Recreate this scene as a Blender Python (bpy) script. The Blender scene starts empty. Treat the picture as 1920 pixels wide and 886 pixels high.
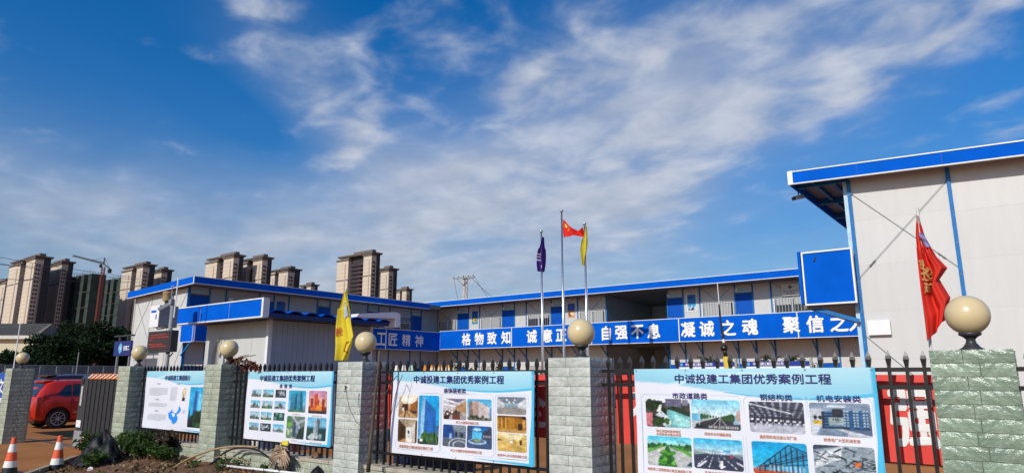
import bpy, bmesh, math, random
import numpy as np
from math import radians as R, sin, cos, pi
from mathutils import Vector, Matrix
random.seed(7)
SC = bpy.context.scene
COL = SC.collection

# ------------------------------------------------------------------ camera
EYE = np.array([0., 0., 1.69]); FPX = 1253.; PITCH = R(11.766); YAW = R(37.72)
cd = bpy.data.cameras.new("camera"); cam = bpy.data.objects.new("camera", cd); COL.objects.link(cam)
cam.location = EYE; cam.rotation_euler = (R(90) + PITCH, 0, YAW)
cd.sensor_width = 36; cd.lens = 36 * FPX / 1920; cd.clip_end = 5000; cd.clip_start = .05
SC.camera = cam
SC.view_settings.view_transform = 'Standard'; SC.view_settings.look = 'None'
SC.view_settings.exposure = 0.0; SC.view_settings.gamma = 1.0
SC.cycles.max_bounces = 6; SC.cycles.transparent_max_bounces = 8

# ------------------------------------------------------------------ sun
SUN_EL, SUN_AZ = R(33), R(1.2)
sdir = Vector((sin(SUN_AZ) * cos(SUN_EL), -cos(SUN_AZ) * cos(SUN_EL), sin(SUN_EL)))
sl = bpy.data.lights.new("sun", 'SUN'); sl.energy = 3.6; sl.angle = R(.5); sl.color = (1, .95, .87)
so = bpy.data.objects.new("sun", sl); COL.objects.link(so)
so.rotation_euler = sdir.to_track_quat('Z', 'Y').to_euler(); so.location = (0, -10, 30)

# ------------------------------------------------------------------ world
W = bpy.data.worlds.new("World"); SC.world = W; W.use_nodes = True
nt = W.node_tree; nt.nodes.clear()
def nn(t, **k):
    n = nt.nodes.new(t)
    for a, b in k.items(): setattr(n, a, b)
    return n
def mm(op, a, b=None, c=None, clamp=False):
    n = nn('ShaderNodeMath', operation=op); n.use_clamp = clamp
    for i, v in enumerate((a, b, c)):
        if v is None: continue
        if isinstance(v, (int, float)): n.inputs[i].default_value = v
        else: nt.links.new(v, n.inputs[i])
    return n.outputs[0]
def mixc(f, a, b):
    n = nn('ShaderNodeMix', data_type='RGBA')
    for i, v in ((0, f), (6, a), (7, b)):
        if isinstance(v, (int, float)): n.inputs[i].default_value = v
        elif isinstance(v, tuple): n.inputs[i].default_value = v
        else: nt.links.new(v, n.inputs[i])
    return n.outputs[2]
def ramp(v, a, b):
    n = nn('ShaderNodeMapRange', interpolation_type='SMOOTHSTEP')
    nt.links.new(v, n.inputs[0]); n.inputs[1].default_value = a; n.inputs[2].default_value = b
    return n.outputs[0]
tc = nn('ShaderNodeTexCoord')
sep = nn('ShaderNodeSeparateXYZ'); nt.links.new(tc.outputs['Generated'], sep.inputs[0])
dx, dy, dz = sep.outputs
az = mm('MULTIPLY', mm('ARCTAN2', dx, dy), 57.2958)
el = mm('MULTIPLY', mm('ARCSINE', dz), 57.2958)
sky = nn('ShaderNodeTexSky', sky_type='NISHITA'); sky.sun_disc = False
sky.sun_elevation = SUN_EL; sky.sun_rotation = R(180) - SUN_AZ
sky.air_density = 1.0; sky.dust_density = .6; sky.ozone_density = 2.5
hs = nn('ShaderNodeHueSaturation'); hs.inputs['Hue'].default_value = .508; hs.inputs['Saturation'].default_value = 1.46; hs.inputs['Value'].default_value = 1.0
nt.links.new(sky.outputs[0], hs.inputs['Color'])
# cloud sheet: direction projected on a level plane, broken up by noise
zz = mm('ADD', mm('MAXIMUM', dz, 0.0), .16)
cmb = nn('ShaderNodeCombineXYZ')
nt.links.new(mm('DIVIDE', dx, zz), cmb.inputs[0]); nt.links.new(mm('DIVIDE', dy, zz), cmb.inputs[1])
def noise(vec, scale, detail, rough, rot=0., sc=(1, 1, 1), loc=(0, 0, 0), dist=0.):
    mp = nn('ShaderNodeMapping'); nt.links.new(vec, mp.inputs[0])
    mp.inputs['Rotation'].default_value = (0, 0, rot); mp.inputs['Scale'].default_value = sc; mp.inputs['Location'].default_value = loc
    n = nn('ShaderNodeTexNoise'); nt.links.new(mp.outputs[0], n.inputs[0])
    n.inputs['Scale'].default_value = scale; n.inputs['Detail'].default_value = detail
    n.inputs['Roughness'].default_value = rough; n.inputs['Distortion'].default_value = dist
    return n.outputs[0]
n1 = noise(cmb.outputs[0], 2.3, 6, .52, R(25), (1, 1.5, 1), (1.3, .4, 0), .3)
n2 = noise(cmb.outputs[0], 6.0, 5, .5, R(20), (1, 1.1, 1), (4, 2, 0), .25)
n3 = noise(cmb.outputs[0], 1.1, 4, .5, R(10), (1, 1.3, 1), (7, 3, 0), .4)
def gauss(a0, e0, sa, se, rot, amp):
    c = cos(R(e0))
    x = mm('MULTIPLY', mm('SUBTRACT', az, a0), c); y = mm('SUBTRACT', el, e0)
    cr, sr = cos(R(rot)), sin(R(rot))
    u = mm('ADD', mm('MULTIPLY', x, cr / sa), mm('MULTIPLY', y, sr / sa))
    v = mm('ADD', mm('MULTIPLY', x, -sr / se), mm('MULTIPLY', y, cr / se))
    q = mm('ADD', mm('MULTIPLY', u, u), mm('MULTIPLY', v, v))
    return mm('MULTIPLY', mm('POWER', 2.71828, mm('MULTIPLY', q, -1.0)), amp)
BLOBS = [  # azimuth, elevation, half width, half height (degrees), tilt, amount
    (-31, 18, 15, 4.2, 20, .78), (-17, 21.4, 9, 3.0, 10, .78), (-25, 14.8, 11, 2.8, 20, .52), (-7.5, 21.8, 4, 1.4, 18, .4),
    (-5, 23.8, 8, 2.2, 14, .66), (-2, 26, 9, 2.2, 10, .62), (-25, 27.2, 8, 2.2, 28, .40), (-34, 26, 8, 5, 25, .56), (-23, 23.6, 9, 1.2, 22, -.34), (-14, 27.6, 9, 2.4, 12, .62),
    (-38, 24, 5, 2.6, 30, .26), (-57.0, 25.4, 7.4, 4.0, -50, .50), (-61, 28.8, 4, 2.0, -30, .40), (-51, 20.6, 3.2, 1.8, 60, .5), (-53, 18.0, 2.4, 1.0, 20, .4),
    (-47, 29, 6, 3, 20, .36), (-80, 17, 5, 5, -60, .15),
    (20, 20, 16, 5, 10, .4), (60, 22, 22, 6, 0, .4), (120, 25, 22, 6, 10, .35), (180, 30, 25, 7, 0, .35), (-130, 24, 22, 6, -10, .4),
]
cov = None
for b in BLOBS:
    g = gauss(*b); cov = g if cov is None else mm('ADD', cov, g)
cov = mm('MINIMUM', cov, .95)
nz = mm('ADD', mm('MULTIPLY', mm('SUBTRACT', n1, .5), .9), mm('MULTIPLY', mm('SUBTRACT', n2, .5), 2.3))
nz = mm('ADD', nz, mm('MULTIPLY', mm('SUBTRACT', n3, .5), .7))
dens = ramp(mm('ADD', cov, nz), .10, 1.30)
VEIL = [(-47, 11.0, 18, 5.8, 6, .80), (-70, 11.8, 14, 4.6, -10, .52), (-58, 19, 7, 2.6, -28, -.30), (-33, 15.5, 18, 6.4, 18, .72), (-30, 5, 24, 5, 0, .34), (-24, 23, 18, 7, 18, .42), (-52, 18, 10, 5, -20, .22), (-62, 4, 20, 4, 0, .22), (-90, 9, 16, 5, 0, .4), (-57, 24, 9, 4, -50, .20), (-15, 23, 14, 4, 12, .22),
        (30, 10, 30, 5, 0, .35), (110, 10, 40, 5, 0, .35), (-140, 10, 30, 5, 0, .35)]
vl = None
for b in VEIL:
    g = gauss(*b); vl = g if vl is None else mm('ADD', vl, g)
vl = mm('MULTIPLY', mm('MINIMUM', vl, .82), mm('ADD', mm('MULTIPLY', ramp(mm('ADD', mm('MULTIPLY', n3, .6), mm('MULTIPLY', n1, .5)), .30, .72), .62), .52))
dens = mm('SUBTRACT', 1.0, mm('MULTIPLY', mm('SUBTRACT', 1.0, dens), mm('SUBTRACT', 1.0, vl)))
shade = mm('ADD', mm('MULTIPLY', n2, .5), .68)
ccol = mixc(dens, (.46, .60, .84, 1), (.76, .81, .92, 1))
cs = nn('ShaderNodeVectorMath', operation='SCALE'); nt.links.new(ccol, cs.inputs[0]); nt.links.new(shade, cs.inputs[3])
SKYS = .085
sks = nn('ShaderNodeVectorMath', operation='SCALE'); nt.links.new(hs.outputs[0], sks.inputs[0]); nt.links.new(mm('MULTIPLY', mm('ADD', mm('MULTIPLY', ramp(el, 0., 24.), .50), .99), SKYS * 10), sks.inputs[3])
cl10 = nn('ShaderNodeVectorMath', operation='SCALE'); nt.links.new(cs.outputs[0], cl10.inputs[0]); cl10.inputs[3].default_value = 7.6
fin = mixc(mm('MULTIPLY', dens, .90), sks.outputs[0], cl10.outputs[0])
bg = nn('ShaderNodeBackground'); nt.links.new(fin, bg.inputs[0]); bg.inputs[1].default_value = .1
ow = nn('ShaderNodeOutputWorld'); nt.links.new(bg.outputs[0], ow.inputs[0])

# ------------------------------------------------------------------ measuring (rays of the survey photograph)
_fh = np.array([-sin(YAW), cos(YAW), 0]); _r = np.array([cos(YAW), sin(YAW), 0])
_f = _fh * cos(PITCH) + np.array([0, 0, 1.]) * sin(PITCH); _u = np.cross(_r, _f)
def ray(x, y): return _r * (x - 960) / FPX - _u * (y - 443) / FPX + _f
def onY(x, y, Y): d = ray(x, y); return EYE + d * (Y / d[1])
def onX(x, y, X): d = ray(x, y); return EYE + d * (X / d[0])
def onZ(x, y, Z): d = ray(x, y); return EYE + d * ((Z - EYE[2]) / d[2])
def atz(x, y, z): return EYE + ray(x, y) * z

# ------------------------------------------------------------------ materials
MATS = {}
def lin(c): return tuple(((v / 255) / 12.92 if v / 255 <= .04045 else ((v / 255 + .055) / 1.055) ** 2.4) for v in c)
def mat(name, c, rough=.6, var=.12, scale=6., bump=0., bscale=40., metal=0., spec=.5, c2=None, stretch=(1, 1, 1), emit=None, coat=0., objvar=0.):
    if name in MATS: return MATS[name]
    m = bpy.data.materials.new(name); MATS[name] = m; m.use_nodes = True
    t = m.node_tree; b = t.nodes['Principled BSDF']; L = t.links.new
    b.inputs['Roughness'].default_value = rough; b.inputs['Metallic'].default_value = metal
    b.inputs['Specular IOR Level'].default_value = spec; b.inputs['Coat Weight'].default_value = coat
    tcn = t.nodes.new('ShaderNodeTexCoord'); mp = t.nodes.new('ShaderNodeMapping'); mp.inputs['Scale'].default_value = stretch
    L(tcn.outputs['Object'], mp.inputs[0])
    no = t.nodes.new('ShaderNodeTexNoise'); no.inputs['Scale'].default_value = scale; no.inputs['Detail'].default_value = 5; no.inputs['Roughness'].default_value = .6
    L(mp.outputs[0], no.inputs[0])
    cr = t.nodes.new('ShaderNodeValToRGB'); L(no.outputs[0], cr.inputs[0])
    a = c2 if c2 else tuple(max(0, v * (1 - var)) for v in c); e = c if c2 else tuple(min(1, v * (1 + var)) for v in c)
    cr.color_ramp.elements[0].position = .32; cr.color_ramp.elements[1].position = .68
    cr.color_ramp.elements[0].color = (*a, 1); cr.color_ramp.elements[1].color = (*e, 1)
    out = cr.outputs[0]
    if objvar:
        oi = t.nodes.new('ShaderNodeObjectInfo'); mr = t.nodes.new('ShaderNodeMapRange'); L(oi.outputs['Random'], mr.inputs[0])
        mr.inputs[3].default_value = 1 - objvar; mr.inputs[4].default_value = 1 + objvar
        vs = t.nodes.new('ShaderNodeVectorMath'); vs.operation = 'SCALE'; L(out, vs.inputs[0]); L(mr.outputs[0], vs.inputs[3]); out = vs.outputs[0]
    L(out, b.inputs['Base Color'])
    if bump:
        n2_ = t.nodes.new('ShaderNodeTexNoise'); n2_.inputs['Scale'].default_value = bscale; n2_.inputs['Detail'].default_value = 6
        L(mp.outputs[0], n2_.inputs[0])
        bu = t.nodes.new('ShaderNodeBump'); bu.inputs['Strength'].default_value = bump; bu.inputs['Distance'].default_value = .02
        L(n2_.outputs[0], bu.inputs['Height']); L(bu.outputs[0], b.inputs['Normal'])
    if emit:
        b.inputs['Emission Color'].default_value = (*emit[0], 1); b.inputs['Emission Strength'].default_value = emit[1]
    return m
def attr_mat(name, rough=.5, spec=.4, trans=0.):
    m = bpy.data.materials.new(name); MATS[name] = m; m.use_nodes = True
    t = m.node_tree; b = t.nodes['Principled BSDF']; b.inputs['Roughness'].default_value = rough; b.inputs['Specular IOR Level'].default_value = spec
    a = t.nodes.new('ShaderNodeAttribute'); a.attribute_name = 'Col'; t.links.new(a.outputs['Color'], b.inputs['Base Color'])
    if trans:
        d = t.nodes.new('ShaderNodeBsdfTranslucent'); t.links.new(a.outputs['Color'], d.inputs[0])
        mx = t.nodes.new('ShaderNodeMixShader'); mx.inputs[0].default_value = trans
        t.links.new(b.outputs[0], mx.inputs[1]); t.links.new(d.outputs[0], mx.inputs[2])
        t.links.new(mx.outputs[0], t.nodes['Material Output'].inputs[0])
    return m
M_white = mat('white_panel', (.575, .578, .56), .45, .03, 2.2, .06, 3., stretch=(2.5, 2.5, .35), objvar=.02)
M_side = mat('shaded_white_panel', (.37, .44, .51), .45, .05, 1.2, objvar=.03)  # copy of the white panel, darkened and blued to carry the wall shade
M_blue = mat('blue_sheet', (.0005, .104, .57), .7, .10, 1.5, .06, 2., spec=.04)
M_bluepost = mat('blue_steel', (.012, .16, .44), .5, .15, 8., spec=.25)
M_door = mat('blue_door', (.001, .085, .46), .55, .10, 3., spec=.15)
M_trim = mat('white_trim', (.78, .79, .80), .4, .04, 8.)
M_letter = mat('white_letters', (.84, .84, .84), .5, .02, 8.)
M_dark = mat('dark_void', (.012, .013, .016), .8, .2)
M_roofu = mat('grey_soffit', (.16, .17, .18), .6, .15, 5.)
M_black = mat('black_iron', (.008, .008, .009), .35, .3, 30., spec=.6)
M_steel = mat('brushed_steel', (.62, .63, .65), .22, .06, 20., metal=.9)
M_grey = mat('grey_metal', (.25, .26, .27), .45, .12, 12.)
M_dgrey = mat('dark_grey_metal', (.035, .036, .04), .45, .15, 12.)
M_glass = mat('dark_glass', (.02, .025, .03), .06, .2, 3., spec=.9)
M_curtain = mat('pale_blind', (.42, .43, .42), .6, .12, 30., stretch=(14, 14, 1))
M_globe = mat('cream_plastic', (.66, .535, .30), .25, .05, 4., spec=.5)
M_conc = mat('bare_concrete', (.40, .36, .28), .9, .16, 6., .4, 60.)
M_ground = mat('tan_concrete', (.37, .155, .055), .95, .18, .8, .3, 50., spec=.1)
M_soil = mat('red_soil', (.25, .115, .055), .95, .45, 14., 1., 40., c2=(.075, .04, .022))
M_kerb = mat('kerb_stone', (.34, .28, .20), .9, .15, 10., .3)
M_print = attr_mat('print', .42, .35)
M_cloth = attr_mat('flag_cloth', .75, .2, .18)
M_leaf = attr_mat('leaf', .7, .12, .25)
M_navy = mat('navy_ink', (.012, .012, .15), .5, .05)
M_orange_ink = mat('orange_ink', (.62, .23, .10), .5, .05)
M_grey_ink = mat('grey_ink', (.42, .43, .47), .5, .05)
M_line = mat('frame_ink', (.50, .62, .70), .5, .05)
M_bark = mat('bark', (.10, .075, .05), .9, .3, 20., .6)
M_dry = mat('dry_stalk', (.36, .24, .11), .8, .25, 20.)
BR = [mat('green_stone', (.31, .385, .29), .22, .2, 13., .5, 30., c2=(.15, .225, .155), objvar=.13, spec=.5),
      mat('pale_stone', (.59, .61, .56), .32, .2, 15., .35, 34., c2=(.33, .36, .32), objvar=.09, spec=.3),
      mat('beige_stone', (.47, .50, .39), .36, .2, 15., .35, 34., c2=(.26, .29, .22), objvar=.10, spec=.3)]
M_mortar = mat('mortar', (.10, .10, .085), .9, .2, 30.)

# ------------------------------------------------------------------ mesh helpers
class MB:
    def __init__(s): s.v = []; s.f = []; s.m = []
    def add(s, vs, fs, mi=0):
        k = len(s.v); s.v += [tuple(map(float, p)) for p in vs]
        for f in fs: s.f.append(tuple(i + k for i in f)); s.m.append(mi)
        return s
    def box(s, x0, x1, y0, y1, z0, z1, mi=0):
        return s.add([(x0, y0, z0), (x1, y0, z0), (x1, y1, z0), (x0, y1, z0), (x0, y0, z1), (x1, y0, z1), (x1, y1, z1), (x0, y1, z1)],
                     [(0, 3, 2, 1), (4, 5, 6, 7), (0, 1, 5, 4), (1, 2, 6, 5), (2, 3, 7, 6), (3, 0, 4, 7)], mi)
    def hexa(s, p, mi=0):  # eight corners: bottom loop, top loop
        return s.add(p, [(0, 3, 2, 1), (4, 5, 6, 7), (0, 1, 5, 4), (1, 2, 6, 5), (2, 3, 7, 6), (3, 0, 4, 7)], mi)
    def tube(s, pts, r, n=6, mi=0, cap=True):
        pts = [Vector(p) for p in pts]; k = len(pts); rs = r if isinstance(r, (list, tuple)) else [r] * k
        vs = []; up = None
        for i, p in enumerate(pts):
            d = (pts[min(i + 1, k - 1)] - pts[max(i - 1, 0)])
            d = d.normalized() if d.length > 1e-9 else Vector((0, 0, 1))
            if up is None or abs(up.dot(d)) > .99: up = Vector((0, 0, 1)) if abs(d.z) < .9 else Vector((1, 0, 0))
            a = d.cross(up).normalized(); b = a.cross(d).normalized(); up = b
            for j in range(n):
                t = 2 * pi * j / n; vs.append(p + a * (rs[i] * cos(t)) + b * (rs[i] * sin(t)))
        fs = [(i * n + j, i * n + (j + 1) % n, (i + 1) * n + (j + 1) % n, (i + 1) * n + j) for i in range(k - 1) for j in range(n)]
        if cap: fs += [tuple(range(n))[::-1], tuple((k - 1) * n + j for j in range(n))]
        return s.add(vs, fs, mi)
    def bar(s, a, b, w, h=None, mi=0):
        a, b = Vector(a), Vector(b); d = (b - a).normalized(); h = h or w
        up = Vector((0, 0, 1)) if abs(d.z) < .95 else Vector((0, 1, 0))
        x = d.cross(up).normalized() * (w / 2); y = x.cross(d).normalized() * (h / 2)
        return s.hexa([a - x - y, a + x - y, b + x - y, b - x - y, a - x + y, a + x + y, b + x + y, b - x + y], mi)
    def lathe(s, prof, c=(0, 0, 0), n=16, mi=0, ax='z'):
        vs = []
        for (r, z) in prof:
            for j in range(n):
                t = 2 * pi * j / n; p = (r * cos(t), r * sin(t), z)
                if ax == 'x': p = (z, r * cos(t), r * sin(t))
                if ax == 'y': p = (r * cos(t), z, r * sin(t))
                vs.append((c[0] + p[0], c[1] + p[1], c[2] + p[2]))
        k = len(prof)
        fs = [(i * n + j, i * n + (j + 1) % n, (i + 1) * n + (j + 1) % n, (i + 1) * n + j) for i in range(k - 1) for j in range(n)]
        fs += [tuple(range(n))[::-1], tuple((k - 1) * n + j for j in range(n))]
        return s.add(vs, fs, mi)
    def sphere(s, c, r, n=24, m=14, sq=(1, 1, 1), mi=0):
        vs = [(c[0], c[1], c[2] - r * sq[2])]
        for i in range(1, m):
            a = -pi / 2 + pi * i / m
            for j in range(n):
                t = 2 * pi * j / n; vs.append((c[0] + r * sq[0] * cos(a) * cos(t), c[1] + r * sq[1] * cos(a) * sin(t), c[2] + r * sq[2] * sin(a)))
        vs.append((c[0], c[1], c[2] + r * sq[2])); e = len(vs) - 1
        fs = [(0, 1 + (j + 1) % n, 1 + j) for j in range(n)]
        for i in range(m - 2):
            b = 1 + i * n; fs += [(b + j, b + (j + 1) % n, b + n + (j + 1) % n, b + n + j) for j in range(n)]
        b = 1 + (m - 2) * n; fs += [(b + j, b + (j + 1) % n, e) for j in range(n)]
        return s.add(vs, fs, mi)
    def prism(s, poly, axis, a, b, mi=0):  # poly in the two other axes, swept from a to b
        n = len(poly)
        def P(p, t):
            return {'x': (t, p[0], p[1]), 'y': (p[0], t, p[1]), 'z': (p[0], p[1], t)}[axis]
        vs = [P(p, a) for p in poly] + [P(p, b) for p in poly]
        fs = [tuple(range(n)), tuple(range(2 * n - 1, n - 1, -1))] + [(i, n + i, n + (i + 1) % n, (i + 1) % n) for i in range(n)]
        return s.add(vs, fs, mi)
def mesh(mb, mats, name, off=(0, 0, 0), smooth=False, cols=None):
    me = bpy.data.meshes.new(name)
    o = off
    me.from_pydata([(x - o[0], y - o[1], z - o[2]) for x, y, z in mb.v], [], mb.f)
    for m in (mats if isinstance(mats, (list, tuple)) else [mats]): me.materials.append(m)
    if any(mb.m): me.polygons.foreach_set('material_index', mb.m)
    if smooth: me.polygons.foreach_set('use_smooth', [True] * len(me.polygons))
    if cols is not None:
        ca = me.color_attributes.new('Col', 'FLOAT_COLOR', 'POINT')
        c4 = np.ones((len(mb.v), 4), np.float32); c4[:, :3] = cols; ca.data.foreach_set('color', c4.ravel())
    me.validate(); me.update()
    return me
def fixn(me):
    bm = bmesh.new(); bm.from_mesh(me); bmesh.ops.recalc_face_normals(bm, faces=bm.faces); bm.to_mesh(me); bm.free(); return me
def link(name, me, parent=None, loc=(0, 0, 0), rot=(0, 0, 0), sca=(1, 1, 1)):
    o = bpy.data.objects.new(name, me); COL.objects.link(o); o.location = loc; o.rotation_euler = rot; o.scale = sca
    if parent: o.parent = parent
    return o
def tag(o, label, cat, group=None, kind=None):
    if label: o['label'] = label
    if cat: o['category'] = cat
    if group: o['group'] = group
    if kind: o['kind'] = kind
    return o
ROOT = {}
def thing(name, label, cat, loc=(0, 0, 0), group=None):
    o = bpy.data.objects.new(name, None); COL.objects.link(o); o.location = tuple(map(float, loc)); o.empty_display_size = .2
    return tag(o, label, cat, group)
def woff(p):
    v = Vector((0, 0, 0))
    while p: v += p.location; p = p.parent
    return v
def part(name, mb, mats, parent, smooth=False, cols=None, label=None, kind=None, recalc=True):
    me = mesh(mb, mats, name, woff(parent), smooth, cols)
    if recalc: fixn(me)
    o = link(name, me, parent)
    if label: o['label'] = label
    if kind: o['kind'] = kind
    return o
def solo(name, mb, mats, label, cat, loc=(0, 0, 0), group=None, smooth=False, cols=None, kind=None):
    me = mesh(mb, mats, name, loc, smooth, cols); fixn(me)
    return tag(link(name, me, None, loc), label, cat, group, kind)
def setting(name, mb, mats, smooth=False):
    return tag(link(name, mesh(mb, mats, name, smooth=smooth)), None, None, kind='structure')
def copy_tree(o, parent=None):
    c = o.copy(); COL.objects.link(c)
    if parent: c.parent = parent
    for ch in list(o.children): copy_tree(ch, c)
    return c
B = lambda *a: MB().box(*a)

# lettering: a text curve turned into a flat mesh, normalised to a 1 x 1 cell per string
_TX = {}
def text2d(s, bold=0.):
    k = (s, bold)
    if k in _TX: return _TX[k]
    c = bpy.data.curves.new('lettering', 'FONT'); c.body = s; c.size = 1; c.resolution_u = 3; c.fill_mode = 'FRONT'
    o = bpy.data.objects.new('lettering', c); COL.objects.link(o)
    dg = bpy.context.evaluated_depsgraph_get(); dg.update()
    me = bpy.data.meshes.new_from_object(o.evaluated_get(dg))
    v = np.array([x.co[:] for x in me.vertices]); f = [tuple(p.vertices) for p in me.polygons]
    bpy.data.objects.remove(o); bpy.data.curves.remove(c); bpy.data.meshes.remove(me)
    if len(v):
        lo = v.min(0); hi = v.max(0); v = (v - lo) / np.maximum(hi - lo, 1e-6)
    _TX[k] = (v, f, (hi - lo)[:2] if len(v) else (1, 1))
    return _TX[k]
def lettering(mb, s, fn, bold=0., lift=(0, -.0004, 0)):  # fn(u, v) -> world point, u and v in 0..1 over the text's own box
    v, f, wh = text2d(s)
    bx, bz = bold / max(wh[0], .1), bold / max(wh[1], .1)
    sh = [(0, 0)] if not bold else [(0, 0), (bx, 0), (-bx, 0), (0, bz), (0, -bz), (bx * .7, bz * .7), (-bx * .7, -bz * .7)]
    for k, (du, dv) in enumerate(sh):
        mb.add([tuple(np.array(fn(p[0] + du, p[1] + dv)) + np.array(lift) * k) for p in v], f)
    return mb

# ------------------------------------------------------------------ ground
g = MB()
xs = [-3000, -400, -120, -60, -40, -30, -24, -18, -12, -6, 0, 10, 60, 400, 3000]
ys = [-3000, -300, -60, -20, -6, 0, 3, 6, 9, 14, 20, 30, 60, 150, 500, 3000]
for y in ys:
    for x in xs: g.v.append((x, y, 0))
nx = len(xs)
for j in range(len(ys) - 1):
    for i in range(nx - 1): g.f.append((j * nx + i, j * nx + i + 1, (j + 1) * nx + i + 1, (j + 1) * nx + i)); g.m.append(0)
setting('ground', g, M_ground)
def bedz(x, y):
    x0 = max(-15.55 + (5.75 - y) * 1.42, -15.6)
    return np.clip((x - x0) / 3.2, 0, 1) * .28 + .015
bed = MB(); NX, NY = 110, 46
for j in range(NY + 1):
    for i in range(NX + 1):
        y = 1.0 + 5.25 * j / NY; x0 = -15.55 + (5.75 - y) * 1.42; x0 = max(x0, -15.6); x = x0 + (3 - x0) * (i / NX) ** 1.25
        h = bedz(x, y) + random.uniform(-.02, .03) * (0 < i) + .03 * sin(x * 3.1 + y) * sin(y * 2.3 - x)
        bed.v.append((x, y, max(.006, h)))
for j in range(NY):
    for i in range(NX): bed.f.append((j * (NX + 1) + i, j * (NX + 1) + i + 1, (j + 1) * (NX + 1) + i + 1, (j + 1) * (NX + 1) + i)); bed.m.append(0)
setting('planting_bed', bed, M_soil, True)
kb = MB()
for t in range(7):
    a = Vector((-15.62 + .0 + 1.42 * .62 * t, 5.78 - .62 * t, .0)); b = Vector((-15.62 + 1.42 * (.62 * t + .6), 5.78 - .62 * t - .6, .0))
    kb.bar(a + Vector((0, 0, .05)), b + Vector((0, 0, .05)), .10, .14)
setting('bed_kerb', kb, M_kerb)
setting('driveway', MB().add([(-22.3, 6.9, .004), (-16.2, 6.9, .004), (-16.2, 7.05, .004), (-22.3, 7.05, .004)], [(0, 1, 2, 3)]), mat('gate_rail', (.12, .10, .09), .6))

# ------------------------------------------------------------------ brick pieces
def brick_mesh(seed, L=.256, Hh=.0945):
    rnd = random.Random(seed); nx_, nz_ = 6, 3; m = MB()
    for j in range(nz_ + 1):
        for i in range(nx_ + 1):
            e = i in (0, nx_) or j in (0, nz_)
            x = L * (i / nx_ - .5); z = Hh * (j / nz_ - .5)
            m.v.append((x + (0 if e else rnd.uniform(-.008, .008)), -.003 if e else -.005 - rnd.uniform(0, .0045), z + (0 if e else rnd.uniform(-.006, .006))))
    for j in range(nz_):
        for i in range(nx_): k = j * (nx_ + 1) + i; m.f.append((k, k + 1, k + nx_ + 2, k + nx_ + 1)); m.m.append(0)
    x, z = L / 2, Hh / 2; k = len(m.v)
    m.v += [(-x, -.003, -z), (x, -.003, -z), (x, -.003, z), (-x, -.003, z), (-x, .012, -z), (x, .012, -z), (x, .012, z), (-x, .012, z)]
    for f in ((0, 4, 5, 1), (1, 5, 6, 2), (2, 6, 7, 3), (3, 7, 4, 0)): m.f.append(tuple(k + i for i in f)); m.m.append(0)
    return m
BRICK = {}
for bi, bm_ in enumerate(BR):
    BRICK[bi] = [mesh(brick_mesh(s), bm_, 'brick') for s in range(6)]
def brick(parent, bi, loc, length, rotz=0.):
    o = link('brick', random.choice(BRICK[bi]), parent, loc, (0, 0, rotz), (length / .256 * random.choice((1, 1, -1)), 1, 1))
    return o

# ------------------------------------------------------------------ pillars with globe lamps
PX = [-21.275, -14.485, -11.082, -7.488, -3.916, -.389]
PLAB = ['stone pillar across the gate opening, with the red car behind it',
        'stone pillar beside the folded sliding gate',
        'stone pillar with dried red leaves heaped on its top',
        'stone pillar with the yellow flag and a dead branch leaning on it',
        'pale stone pillar in front of the three flagpoles',
        'big green glossy stone pillar beside the red flag']
GLAB = ['cream globe lamp on the pillar across the gate opening',
        'cream globe lamp beside the dust monitor screen, above the sliding gate pillar',
        'cream globe lamp rising out of dried red leaves',
        'cream globe lamp beside the yellow flag',
        'cream globe lamp in front of the flagpoles and blue slogan board',
        'large cream globe lamp touching the red flag on the green pillar']
PH, PY0, PY1, PW = 1.88, 6.03, 6.55, .525
for pi_, px in enumerate(PX):
    bi = 0 if pi_ == 5 else (1 if pi_ in (3, 4) else 2)
    t = thing('gate_pillar', PLAB[pi_], 'pillar', (px, 6.29, 0), 'stone pillars along the fence')
    w = PW / 2
    part('core', B(px - w + .012, px + w - .012, PY0 + .012, PY1 - .012, -.05, PH - .004), M_mortar, t)
    for r in range(19):
        z = .05 + .099 * r
        sp = (.5 + random.uniform(.02, .10) * (1 if r % 2 else -1)) * PW
        for (fy, rz) in ((PY0 - 6.29, 0.), (PY1 - 6.29, pi)):
            x = -w
            for L in (sp, PW - sp):
                c = x + L / 2; brick(t, bi, ((c if rz == 0 else -c), fy + (.012 if rz == 0 else -.012), z), L - .005, rz); x += L
        d = .52 - .05; sp = (.5 + random.uniform(.02, .10) * (-1 if r % 2 else 1)) * d
        for s_, rz in ((1, pi / 2), (-1, -pi / 2)):
            y = -d / 2
            for L in (sp, d - sp):
                c = y + L / 2; brick(t, bi, (s_ * (w - .012), c, z), L - .005, rz); y += L
    lt = thing('globe_lamp', GLAB[pi_], 'lamp', (px, 6.3, PH), 'globe lamps on the fence pillars')
    st = MB().lathe([(.085, 0), (.085, .012), (.06, .025), (.035, .06), (.03, .085), (.05, .105), (.075, .118), (.078, .135), (.05, .14)], (px, 6.3, PH), 16)
    part('lamp_base', st, M_dgrey, lt, True)
    part('globe', MB().sphere((px, 6.3, PH + .272), .152, 32, 20), M_globe, lt, True)

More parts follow.
